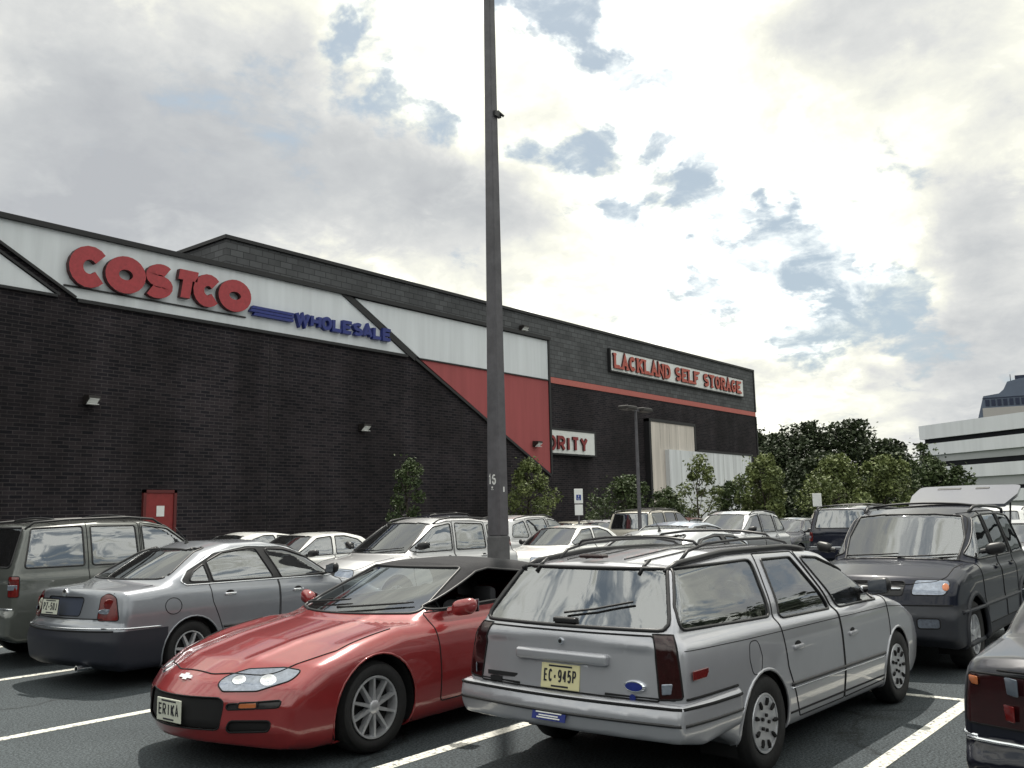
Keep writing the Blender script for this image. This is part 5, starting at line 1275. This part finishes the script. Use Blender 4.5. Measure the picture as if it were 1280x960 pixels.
# ================================================================== silver saloon with chrome window line, rear to the camera
def saloon():
    L = 4.68; pm = paint('silver_blue', (.23, .245, .275), .5, .34, noise=.05)
    dlo = [(.98, 1.04, .05), (1.10, 1.15, .08), (1.50, 1.325, .3), (2.0, 1.385, .3), (2.55, 1.36, .3), (3.05, 1.20, .2), (3.42, .995, .03), (3.30, .975, .03), (1.05, 1.0, .04)]
    def ex(x, y, z):  # flared wheel arches
        f = 0
        for xc in (1.10, 3.80):
            r = np.sqrt((x-xc)**2+(z-.31)**2); f = f+np.exp(-((r-.40)/.045)**2)*(np.abs(y) > .6)
        return -.018*f
    S = dict(name='saloon_car', label='silver blue saloon car with chrome window line parked beyond the red convertible', cat='car', L=L, W=.87, pm=pm, h=.034,
        low=[(.16, .22, .06), (.02, .30, .06), (-.01, .52, .05), (.03, .665, .04), (.09, .70, .02), (.14, 1.015, .07), (.75, 1.055, .2), (2.2, 1.01, .3), (3.32, .985, .3), (4.05, .875, .4), (4.48, .72, .15), (4.66, .55, .1), (4.66, .25, .06), (4.5, .18, .05)],
        k=.085, bowf=.30, bowr=.22, crown=.045, tuck=[(.1, -.07), (.3, -.02), (.5, 0), (.72, -.004), (.9, -.03), (1.05, -.075)],
        gh=[(.50, 1.0), (.62, 1.045, .03), (1.30, 1.365, .35), (1.75, 1.455, .5), (2.3, 1.46, .5), (2.8, 1.38, .4), (3.62, .96), (3.4, .9), (.8, .9)], zb=.99, zt=1.46, gw=(.80, .57), gbf=.34, gbr=.24, gk=.09,
        wx=(1.10, 3.80), wheel=(.315, .20, .20, 'spoke', 7), windows=[('quarter_window', [(1.08, 1.035, .03), (1.16, 1.13, .03), (1.33, 1.215, .02), (1.36, 1.02, .02)], 0), ('window', [(1.40, 1.02, .02), (1.37, 1.235, .02), (1.62, 1.325, .2), (2.0, 1.355, .2), (2.12, 1.35, .02), (2.28, 1.005, .02)], 0),
                 ('window', [(2.40, .995, .02), (2.24, 1.345, .03), (2.55, 1.325, .2), (3.0, 1.185, .2), (3.30, 1.005, .03)], 0)], dlo=dlo,
        doors=[('rear_door', [(1.56, .30, .05), (2.30, .27, .02), (2.33, .98), (1.34, 1.0, .02), (1.36, .80, .1), (1.44, .62, .1)], (1.60, .87)), ('front_door', [(2.32, .27, .02), (3.28, .27, .1), (3.40, .60, .1), (3.38, .97, .02), (2.345, .98)], (2.62, .84))],
        ws=[(-.71, .99, .05), (.71, .99, .05), (.52, 1.40, .08), (-.52, 1.40, .08)], wsx=2.4, rw=[(-.66, 1.075, .05), (.66, 1.075, .05), (.47, 1.385, .08), (-.47, 1.385, .08)], rwg=GLASS,
        lamps=[(135, [(-.735, .70, .03), (-.50, .70, .03), (-.525, .93, .05), (-.60, .975, .06), (-.69, .93, .06)], 'tail_light', RED_LAMP, .004), (40, [(.40, .60, .03), (.70, .59, .03), (.70, .74, .03), (.42, .73, .03)], 'headlight', CLEARL, .002)],
        lines=[([(.15, .625), (.70, .61)], CHROME, .010, 'chrome_strip'), ([(1.5, .52), (3.35, .51)], TRIM, .014, 'side_moulding'), ([(.75+.10*math.cos(q)+.1, .80+.085*math.sin(q)) for q in np.linspace(0, 6.2832, 17)], SEAM, .0035, 'fuel_door_gap')],
        panels=[('rear', [(-.30, .74, .03), (.30, .74, .03), (.33, .93, .04), (-.33, .93, .04)], 'plate_recess', mat('navy_trim', (.035, .045, .075), .5), -.012)],  # panel behind the plate is plain navy
        mlines=[('rear', [(-.60, .715), (.60, .715)], SEAM, .006, 'boot_gap'), ('rear', [(-.64, .71), (-.66, 1.02)], SEAM, .004, 'boot_gap'), ('rear', [(.64, .71), (.66, 1.02)], SEAM, .004, 'boot_gap'),
                ('rear', [(-.80, .625), (.80, .625)], CHROME, .010, 'chrome_strip'), ('rear', [(-.78, .60), (.78, .60)], SEAM, .009, 'bumper_strip')],
        mirror=(3.16, .80, 1.05, TRIM), cabin=(.9, 3.3, .70, .26, .93, None, (1.55, 2.45)), seatz=1.17, handlem=CHROME)
    S['windows'] = [(a, b) for a, b, _ in S['windows']]
    c = make_car(S)
    plate(c, 'rear', (.12, .83, .048), .305, .155, 'PZ.50J', -6, PLATEW, frame=CHROME)
    q = c.at('rear', (.0, .965), 1, .003); MB().lathe([(.001, -.010), (.030, -.008), (.042, -.008), (.045, .01)], 0, 20, (q.x, q.y, q.z)).build('round_badge', CHROME, c.root, smooth=True)
    for sg in (1, -1):
        for u, z in ((-.625, .86), (-.60, .79)):
            p = c.project(135, (u, z), sg, .006); d, uu, w = c.frame(135, sg); P = Vector(c.loc(p)); MB().lathe([(.001, .012), (.05, .008), (.058, -.004)], 1, 18).xform(lambda q: (P+uu*q[0]*(1 if z > .8 else 1.5)+d*q[1]+w*q[2]*(1 if z > .8 else .5))[:]).build('lamp_lens' if z > .8 else 'reversing_lens', RED_LAMP if z > .8 else CLEARL, c.root, smooth=True)
    q = c.at('top', (1.62, 0), 1, 0); MB().lathe([(.03, 0), (.012, .03), (.008, .05)], 2, 10, (q.x, q.y, q.z)).tube([q+Vector((0, 0, .03)), q+Vector((-.16, 0, .19))], [.007, .003], 5).build('roof_antenna', TRIM, c.root, smooth='all')
    # pale sticker ribbon by the left lamp
    q = c.at('rear', (.60, .80), 1, .004); MB().tube([(q.x-.004, .60, .85), (q.x-.004, .565, .885), (q.x-.004, .545, .84), (q.x, .61, .745)], .012, 5).tube([(q.x-.006, .60, .85), (q.x-.006, .55, .745)], .011, 5).build('ribbon_sticker', PLATEW, c.root)
    exhaust(c, .12, -.45); c.finish(paintfn=lambda p: 1 if p[2] < .595 and (p[0] < .78 or p[0] > 4.0 or p[2] < .36) else 0, mats=[mat('painted_shade_valance', (.013, .015, .024), .5)], zsplit=.595); return c  # shade on the lower bumper is put into the body colour here
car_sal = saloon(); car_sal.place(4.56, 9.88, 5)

# ================================================================== dark blue off-roader with its hatch up, nose to the camera
def offroader():
    L = 4.36; pm = paint('navy', (.006, .008, .018), .1, .35, coat=.4, noise=.1); CLAD = mat('grey_cladding', (.013, .015, .022), .6, noise=.2)
    S = dict(name='off_road_car', label='dark navy compact off road car with its tailgate open, nose to the camera', cat='car', L=L, W=.885, pm=pm, h=.034,
        low=[(.12, .34, .05), (.0, .42, .05), (.0, .66, .04), (.05, .70), (.08, 1.05, .06), (2.4, 1.06, .3), (3.18, 1.105, .15), (3.75, 1.075, .3), (4.16, .985, .12), (4.30, .86, .06), (4.34, .72, .05), (4.42, .62, .04), (4.42, .40, .06), (4.25, .30, .05)],
        k=.07, bowf=.24, bowr=.10, crown=.045, plan=[(-.2, .80), (0, .82), (.4, .87), (1, .885), (3.4, .885), (4.0, .86), (4.45, .79)], tuck=[(.1, -.04), (.35, 0), (.6, 0), (.66, -.015), (.9, -.02), (1.08, -.06)],
        gh=[(.04, 1.0), (.08, 1.08, .03), (.30, 1.615, .10), (1.2, 1.685, .4), (2.2, 1.675, .3), (2.62, 1.60, .15), (3.24, 1.05), (3.1, .95), (.3, .95)], zb=1.06, zt=1.68, gw=(.82, .63), gbf=.24, gbr=.10, gk=.08,
        ghplan=[(0, .77), (.5, .80), (1.4, .82), (2.8, .81), (3.4, .77)],
        wx=(.86, 3.48), wheel=(.355, .205, .225, 'spoke', 5), ar=.43, flare=.028, flarem=CLAD, windows=[('window', [(.34, 1.10, .05), (.48, 1.56, .06), (1.18, 1.59, .04), (1.18, 1.10, .04)]), ('window', [(1.28, 1.10, .03), (1.28, 1.59, .04), (1.98, 1.59, .04), (2.0, 1.10, .03)]),
                 ('window', [(2.10, 1.10, .03), (2.08, 1.585, .04), (2.45, 1.55, .12), (2.98, 1.14, .05), (2.9, 1.10, .02)])],
        doors=[('rear_door', [(1.30, .42, .05), (2.04, .42, .02), (2.04, 1.63, .04), (1.24, 1.63, .05), (1.22, .80, .1)], (1.42, .98)), ('front_door', [(2.06, .42, .02), (2.98, .42, .08), (3.03, .75, .1), (3.05, 1.09, .03), (2.46, 1.60, .1), (2.06, 1.63, .03)], (2.25, .98))],
        ws=[(-.72, 1.09, .05), (.72, 1.09, .05), (.58, 1.60, .07), (-.58, 1.60, .07)], wsx=2.0, glass=GLASS,
        lamps=[('front', [(.44, .80, .03), (.74, .80, .05), (.78, .94, .05), (.46, .945, .03)], 'headlight', CLEARL, .003), ('front', [(.50, .48, .03), (.70, .48, .03), (.70, .58, .03), (.50, .58, .03)], 'fog_lamp', CLEARL, -.003),
               (135, [(-.75, .80), (-.56, .80), (-.56, 1.05), (-.74, 1.05)], 'tail_light', RED_LAMP, .003)],
        panels=[('front', [(-.36, .79, .04), (.36, .79, .04), (.38, .93, .04), (-.38, .93, .04)], 'grille', TRIM, -.012), ('front', [(-.42, .45, .04), (.42, .45, .04), (.42, .58, .03), (-.42, .58, .03)], 'lower_grille', SEAM, -.01)],
        lines=[([(.45, .62), (4.0, .62)], CLAD, .022, 'side_moulding')], mlines=[('top', [(3.26, -.72), (4.05, -.72, .2), (4.20, -.4, .2), (4.24, 0, .5), (4.20, .4, .2), (4.05, .72, .2), (3.26, .72)], SEAM, .005, 'bonnet_gap'),
                ('front', [(-.80, .70), (.80, .70)], SEAM, .007, 'bumper_gap'), ('front', [(-.34, .86), (.34, .86)], CHROME, .012, 'grille_bar')],
        mirror=(2.82, .84, 1.20, TRIM), wipers=[((-.60, 1.115), (.02, 1.15)), ((.02, 1.11), (.62, 1.145))], cabin=(.6, 3.0, .74, .45, 1.05, None, (1.25, 2.05)), seatz=1.42)
    c = make_car(S)
    q = c.at('front', (0, .86), 1, .0); MB().lathe([(.001, .016), (.05, .014), (.062, .0)], 0, 20, (q.x, 0, .86)).xform(lambda p: (p[0], p[1], .86+(p[2]-.86)*.45)).build('oval_badge', CHROME, c.root, smooth=True)
    for sg in (1, -1):
        disc(c, 'front', (sg*.735, .875), .032, sg, 'turn_signal', AMBER, 1.5, .005, .004)
        P = [c.at('top', (x, sg*.60), 1, d) for x, d in ((.45, 0), (.55, .05), (.9, .06), (1.8, .06), (2.1, .05), (2.25, 0))]; MB().tube(P, .018, 8).build('roof_rail', TRIM, c.root, smooth='all')
    for x in (.8, 1.9): MB().tube([c.at('top', (x, y), 1, .055) for y in np.linspace(-.6, .6, 7)], .015, 6).build('rack_cross_bar', TRIM, c.root, smooth='all')
    # inside the windscreen: mirror and seat-belted shades seen as dark shapes
    q = c.at('front', (0, 1.54), 1, -.06); MB().rbox(q.x-.03, q.x, -.12, .12, 1.46, 1.52, .02).build('rear_view_mirror', TRIM, c.root, smooth=True)
    # raised tailgate
    a = R(106); hx, hz = .30, 1.665
    def sw(p):  # p: distance down from the hinge, y, thickness outward -> swung up
        r, y, t = p; return (c.loc((hx, 0, 0))[0]-r*math.sin(a)*1.0-t*math.cos(a)*0+0*y, y, hz-r*math.cos(a)+t*math.sin(a)*1.0)
    hp = fillet([(0, -.62, .02), (0, .62, .02), (.50, .70, .1), (.98, .68, .12), (1.02, 0, .9), (.98, -.68, .12), (.50, -.70, .1)], 5)
    MB().prism(hp, 2, 0, .045).xform(sw).build('open_tailgate', paint('grey_blue_hatch', (.095, .10, .125), .3, .35), c.root)
    g = fillet([(.06, -.52, .03), (.06, .52, .03), (.44, .58, .05), (.44, -.58, .05)], 4); MB().prism(g, 2, -.012, -.002).xform(sw).build('tailgate_glass', GLASSD, c.root)
    for y, w_ in ((-.25, .16), (.2, .09)): MB().rbox(.80, .87, y-w_, y+w_, .0455, .053, .003).xform(sw).build('tailgate_trim', TRIM, c.root)
    for sg in (1, -1): MB().tube([(c.loc((.12, 0, 0))[0], sg*.62, 1.25), sw((.55, sg*.60, -.02))], .012, 6).build('gas_strut', TRIM, c.root)
    c.finish(paintfn=lambda p: 1 if p[2] < .70 else 0, mats=[CLAD], zsplit=.70); return c
car_off = offroader(); car_off.place(9.86, 3.28, 180, rear=False)

# ================================================================== dark saloon at the right edge
def dark_saloon(name, label, pm, **kw):
    L = 4.5
    S = dict(name=name, label=label, cat='car', L=L, W=.86, pm=pm, h=.036,
        low=[(.14, .22, .06), (.0, .32, .05), (-.03, .52, .04), (.02, .575, .03), (.05, .60), (.07, .93, .05), (.16, .985, .06), (.95, 1.0, .2), (2.2, .965, .3), (3.30, .955, .3), (4.0, .86, .4), (4.38, .74, .12), (4.48, .55, .08), (4.48, .25, .06), (4.3, .18, .05)],
        k=.07, bowf=.26, bowr=.13, crown=.04, gh=[(.70, .95), (.80, .985, .03), (1.35, 1.33, .2), (1.75, 1.41, .4), (2.3, 1.405, .4), (2.75, 1.35, .3), (3.55, .92), (3.3, .85), (1, .85)], zb=.95, zt=1.41, gw=(.78, .56), gbf=.28, gbr=.16, gk=.07,
        wx=(1.02, 3.66), wheel=(.31, .19, .195, 'hubcap', 7, ), windows=[('window', [(1.28, .985, .04), (1.58, 1.25, .1), (1.90, 1.33, .06), (2.16, 1.33, .02), (2.24, .975, .03)]), ('window', [(2.33, .975, .03), (2.25, 1.33, .03), (2.62, 1.30, .1), (3.14, 1.02, .04), (3.1, .965, .03)])],
        doors=[('rear_door', [(1.50, .27, .05), (2.27, .26, .02), (2.28, .97), (1.22, .985, .02), (1.26, .75, .1), (1.36, .55, .1)], (1.5, .85)), ('front_door', [(2.29, .26, .02), (3.15, .26, .1), (3.25, .6, .1), (3.24, .95, .02), (2.30, .97)], (2.5, .83))],
        ws=[(-.68, .965, .05), (.68, .965, .05), (.51, 1.36, .07), (-.51, 1.36, .07)], wsx=2.4, rw=[(-.62, 1.01, .05), (.62, 1.01, .05), (.48, 1.34, .07), (-.48, 1.34, .07)], rwg=GLASS, handlem=TRIM,
        lamps=[(135, [(-.70, .65, .02), (-.30, .64, .02), (-.30, .885, .02), (-.69, .885, .02)], 'tail_light', DRED_LAMP, .003), (40, [(.40, .62, .03), (.70, .61, .03), (.70, .74, .03), (.42, .74, .03)], 'headlight', CLEARL, .002)],
        lines=[([(.15, .59), (.64, .585)], CHROME, .010, 'chrome_strip'), ([(1.45, .50), (3.25, .49)], TRIM, .014, 'side_moulding')],
        mlines=[('rear', [(-.80, .575), (.80, .575)], CHROME, .013, 'chrome_strip'), ('rear', [(-.64, .905), (.64, .905)], SEAM, .006, 'boot_gap')],
        mirror=(2.98, .79, 1.0, TRIM), cabin=(1.0, 3.2, .68, .26, .90, None, (1.5, 2.35)), seatz=1.12)
    S.update(kw); c = make_car(S); return c
pn = paint('dark_navy_saloon', (.006, .007, .014), .1, .3, coat=.7, noise=.1)
car_dk = dark_saloon('saloon_car', 'dark navy saloon cut off by the right edge with dark red tail lamps', pn)
for sg in (1, -1):
    for u0, u1, z0, z1, nm, m_ in ((-.685, -.62, .83, .87, 'turn_signal', AMBER), (-.57, -.46, .68, .755, 'reflector', RED_LAMP), (-.58, -.44, .80, .88, 'reversing_lens', mat('smoked_lens', (.10, .12, .15), .2, coat=.5))):
        p = car_dk.project(135, ((u0+u1)/2, (z0+z1)/2), sg, .004); d, uu, w = car_dk.frame(135, sg); P = Vector(car_dk.loc(p)); hw, hh = (u1-u0)/2, (z1-z0)/2
        MB().rbox(-hw, hw, -.005, .005, -hh, hh, .008).xform(lambda q: (P+uu*q[0]+d*q[1]+w*q[2])[:]).build(nm, m_, car_dk.root, smooth=True)
plate(car_dk, 'rear', (0, .77, .035), .305, .155, '', 0, PLATEW)
car_dk.finish(); car_dk.place(4.86, .42, 0)

# ================================================================== grey-green family off-roader at the left edge
def tall_wagon():
    L = 4.55; pm = paint('grey_green', (.085, .092, .085), .3, .35, noise=.12)
    S = dict(name='family_suv', label='dull grey green suv with roof rack at the left edge behind the silver blue saloon', cat='suv', L=L, W=.89, pm=pm, h=.038,
        low=[(.12, .34, .05), (-.02, .42, .05), (-.02, .66, .04), (.04, .72), (.07, 1.13, .06), (1.5, 1.14, .3), (2.9, 1.12, .2), (3.05, 1.10, .1), (3.9, 1.0, .3), (4.35, .90, .12), (4.45, .72, .06), (4.55, .62, .04), (4.55, .38, .06), (4.35, .30, .05)],
        k=.06, bowf=.2, bowr=.08, crown=.04, tuck=[(.1, -.04), (.35, 0), (.7, 0), (.95, -.015), (1.15, -.05)],
        gh=[(.05, 1.05), (.08, 1.16, .03), (.26, 1.69, .10), (1.2, 1.745, .4), (1.9, 1.735, .3), (2.20, 1.66, .2), (3.02, 1.10), (2.9, 1.0), (.3, 1.0)], zb=1.12, zt=1.745, gw=(.835, .68), gbf=.16, gbr=.07, gk=.07,
        ghplan=[(0, .80), (.5, .825), (1.4, .835), (2.8, .82), (3.4, .78)],
        wx=(.95, 3.65), wheel=(.36, .21, .23, 'spoke', 5), ar=.43, glass=GLASSD, windows=[('quarter_window', [(.24, 1.17, .04), (.34, 1.64, .05), (.96, 1.66, .03), (.96, 1.17, .03)]), ('window', [(1.06, 1.17, .03), (1.06, 1.655, .03), (1.66, 1.65, .03), (1.68, 1.165, .03)]),
                 ('window', [(1.77, 1.165, .03), (1.75, 1.65, .03), (2.12, 1.60, .1), (2.72, 1.17, .04), (2.6, 1.155, .02)])],
        doors=[('rear_door', [(1.20, .42, .05), (1.71, .42, .02), (1.71, 1.69, .04), (1.01, 1.70, .03), (1.01, 1.0, .1), (1.12, .75, .1)], (1.18, 1.02)), ('front_door', [(1.73, .42, .02), (2.78, .42, .08), (2.82, .75, .1), (2.85, 1.10, .03), (2.15, 1.62, .1), (1.73, 1.69, .03)], (1.92, 1.02))],
        ws=[(-.70, 1.14, .05), (.70, 1.14, .05), (.60, 1.66, .07), (-.60, 1.66, .07)], wsx=1.8, rw=[(-.66, 1.18, .05), (.66, 1.18, .05), (.58, 1.65, .06), (-.58, 1.65, .06)],
        lamps=[(135, [(-.72, .84, .02), (-.58, .84, .02), (-.58, 1.08, .02), (-.71, 1.08, .02)], 'tail_light', RED_LAMP, .004), (40, [(.42, .74, .03), (.74, .74, .03), (.74, .88, .03), (.42, .88, .03)], 'headlight', CLEARL, .002)],
        lines=[([(.45, .66), (4.2, .64)], TRIM, .022, 'side_moulding')], mlines=[('rear', [(-.82, .70), (.82, .70)], CHROME, .012, 'bumper_strip')],
        mirror=(2.5, .84, 1.22, TRIM), cabin=(.4, 2.7, .74, .45, 1.1, None, (1.05, 1.8)), seatz=1.46)
    c = make_car(S)
    for sg in (1, -1):
        P = [c.at('top', (x, sg*.62), 1, d) for x, d in ((.3, 0), (.4, .045), (.8, .05), (1.6, .05), (1.95, .045), (2.1, 0))]; MB().tube(P, .016, 8).build('roof_rail', TRIM, c.root, smooth='all')
        p = c.project(135, (-.645, .95), sg, .007); d, uu, w = c.frame(135, sg); P = Vector(c.loc(p)); MB().rbox(-.055, .055, -.004, .004, -.03, .03, .004, 1).xform(lambda q: (P+uu*q[0]+d*q[1]+w*q[2])[:]).build('reversing_lamp', CLEARL, c.root)
    for x in (.7, 1.6): MB().tube([c.at('top', (x, y), 1, .05) for y in np.linspace(-.62, .62, 7)], .014, 6).build('rack_cross_bar', TRIM, c.root, smooth='all')
    c.finish(); return c
car_left = tall_wagon(); car_left.place(4.72, 12.32, 0)

# ================================================================== pale silver off-roader facing the camera left of the lamp post
def soft_suv():
    L = 4.5; pm = paint('pale_silver', (.50, .50, .51), .35, .34, noise=.04)
    S = dict(name='silver_suv', label='pale silver suv with roof rails facing the camera, left of the tall lamp post', cat='suv', L=L, W=.91, pm=pm, h=.042,
        low=[(.12, .30, .05), (.0, .38, .05), (.0, .62, .04), (.05, .70), (.10, 1.03, .08), (1.8, 1.05, .3), (3.3, 1.06, .2), (3.9, .98, .3), (4.28, .86, .15), (4.46, .66, .08), (4.49, .40, .06), (4.3, .28, .05)],
        k=.09, bowf=.30, bowr=.12, crown=.05, tuck=[(.1, -.04), (.35, 0), (.7, 0), (.95, -.02), (1.1, -.07)],
        gh=[(.08, .95), (.12, 1.06, .03), (.48, 1.58, .18), (1.3, 1.665, .4), (2.0, 1.66, .4), (2.45, 1.57, .2), (3.42, 1.02), (3.2, .9), (.3, .9)], zb=1.04, zt=1.665, gw=(.83, .62), gbf=.28, gbr=.12, gk=.09,
        wx=(.88, 3.50), wheel=(.345, .21, .22, 'spoke', 5), ar=.41, windows=[('quarter_window', [(.36, 1.10, .06), (.52, 1.42, .1), (.95, 1.52, .05), (1.02, 1.08, .05)]), ('window', [(1.12, 1.08, .05), (1.06, 1.53, .05), (1.85, 1.56, .05), (1.95, 1.08, .04)]),
                 ('window', [(2.06, 1.08, .04), (1.97, 1.555, .04), (2.40, 1.50, .15), (3.08, 1.10, .05), (2.9, 1.07, .02)])],
        doors=[('rear_door', [(1.30, .36, .05), (2.0, .36, .02), (2.01, 1.07), (1.90, 1.60, .04), (1.02, 1.57, .04), (1.07, 1.0, .1), (1.2, .7, .1)], (1.25, .95)), ('front_door', [(2.02, .36, .02), (3.02, .36, .1), (3.12, .7, .1), (3.14, 1.06, .03), (2.42, 1.54, .1), (1.92, 1.60, .03), (2.03, 1.07)], (2.2, .95))],
        ws=[(-.71, 1.07, .06), (.71, 1.07, .06), (.56, 1.58, .09), (-.56, 1.58, .09)], wsx=2.1, rw=[(-.60, 1.10, .05), (.60, 1.10, .05), (.52, 1.5, .06), (-.52, 1.5, .06)],
        lamps=[(35, [(.30, .72, .05), (.64, .70, .05), (.66, .84, .06), (.34, .86, .06)], 'headlight', CLEARL, .003), (135, [(-.74, .85), (-.58, .85), (-.58, 1.12), (-.72, 1.12)], 'tail_light', RED_LAMP, .003)],
        panels=[('front', [(-.36, .66, .05), (.36, .66, .05), (.40, .80, .05), (-.40, .80, .05)], 'grille', TRIM, -.01)], mlines=[('front', [(-.80, .64), (.80, .64)], SEAM, .006, 'bumper_gap'), ('top', [(3.42, -.72), (4.2, -.62, .3), (4.34, 0, .5), (4.2, .62, .3), (3.42, .72)], SEAM, .005, 'bonnet_gap')],
        mirror=(2.98, .83, 1.17, TRIM), wipers=[((-.60, 1.10), (.0, 1.14)), ((.02, 1.09), (.60, 1.14))], cabin=(.6, 3.1, .74, .4, 1.0, None, (1.25, 2.1)), seatz=1.38)
    c = make_car(S)
    for sg in (1, -1):
        P = [c.at('top', (x, sg*.60), 1, d) for x, d in ((.6, 0), (.7, .045), (1.1, .05), (1.9, .05), (2.2, .045), (2.35, 0))]; MB().tube(P, .015, 8).build('roof_rail', TRIM, c.root, smooth='all')
    c.finish(); return c
car_mid = soft_suv(); car_mid.place(9.9, 12.2, 180, rear=False)

# ================================================================== the rest of the lot: copies with their own paint
def place_copy(src, x, y, deg, label, sw=None, sc=None, group='cars parked in the rows behind'):
    a = R(deg); return dup(src.root, (x, y, 0), a, label, group, sw, sc)
PM = {'white': paint('white', (.74, .74, .72), 0, .35), 'silver': paint('plain_silver', (.46, .47, .49), .5, .33), 'cream': paint('cream', (.55, .52, .45), .1, .35), 'blue': paint('light_blue_silver', (.30, .35, .43), .5, .33),
      'black': paint('black_blue', (.015, .017, .03), .2, .3), 'gold': paint('pale_gold', (.38, .36, .30), .45, .35), 'maroon': paint('dark_maroon', (.08, .012, .015), .2, .3)}
NV, GG, PS, SB = 'car_paint_dark_navy_saloon', 'car_paint_grey_green', 'car_paint_pale_silver', 'car_paint_silver_blue'
BACK = [(car_dk, 12.3, 15.3, 180, 'white saloon facing the camera behind the pale silver suv', {NV: PM['white']}),
        (car_dk, 13.2, 18.3, 0, 'white saloon glimpsed between the red door and the silver blue saloon roof', {NV: PM['white']}),
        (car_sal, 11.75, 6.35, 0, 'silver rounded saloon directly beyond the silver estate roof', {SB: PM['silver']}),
        (car_mid, 20.6, 15.9, 0, 'silver suv with two dark side windows right of the lamp post', None),
        (car_dk, 18.4, 13.1, 180, 'white saloon facing left beyond the black cloth roof', {NV: PM['white']}),
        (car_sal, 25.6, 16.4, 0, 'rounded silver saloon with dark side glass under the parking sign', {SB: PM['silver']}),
        (car_dk, 30.5, 20.3, 0, 'small white car furthest back by the shop front', {NV: PM['white']}),
        (car_left, 26.2, 14.9, 0, 'cream suv with two side windows at the foot of the thin lamp post', {GG: PM['cream']}),
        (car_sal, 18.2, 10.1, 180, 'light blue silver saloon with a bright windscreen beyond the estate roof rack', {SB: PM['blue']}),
        (car_dk, 31.4, 14.2, 0, 'pale saloon at the foot of the full green tree', {NV: PM['gold']}),
        (car_dk, 29.2, 11.9, 180, 'dark roofed saloon left of the dark parked suv', {NV: PM['black']}),
        (car_left, 25.8, 8.35, 0, 'dark blue suv with roof rack seen from behind left of the off road car', {GG: PM['black']}),
        (car_mid, 23.5, 11.3, 180, 'pale suv just left of the dark blue parked suv', {PS: PM['silver']}),
        (car_dk, 19.9, 3.55, 0, 'silver saloon glimpsed behind the open tailgate', {NV: PM['silver']}),
        (car_dk, 33.2, 17.6, 180, 'white saloon under the pale flowering tree', {NV: PM['white']}),
        (car_mid, 31.6, 5.9, 0, 'white suv far back right of the dark blue parked suv', {PS: PM['white']}),
        (car_dk, 26.6, 19.0, 180, 'gold saloon in front of the bushy green tree', {NV: PM['gold']})]
BACK += [(car_mid, 34.5, 11.9, 0, 'pale grey suv behind the small sign, before the light green trees', {PS: PM['gold']}),
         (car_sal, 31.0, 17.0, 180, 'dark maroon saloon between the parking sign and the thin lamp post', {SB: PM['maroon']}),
         (car_left, 20.9, 19.0, 0, 'dark suv roof far behind the pale silver suv', {GG: PM['black']}),
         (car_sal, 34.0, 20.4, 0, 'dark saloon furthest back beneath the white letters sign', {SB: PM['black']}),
         (car_dk, 24.2, 12.9, 0, 'light blue saloon between the two pale suvs in the far row', {NV: PM['blue']}),
         (car_dk, 28.8, 17.9, 0, 'dark maroon saloon roof right of the parking sign', {NV: PM['maroon']})]
for a in BACK: place_copy(*a)
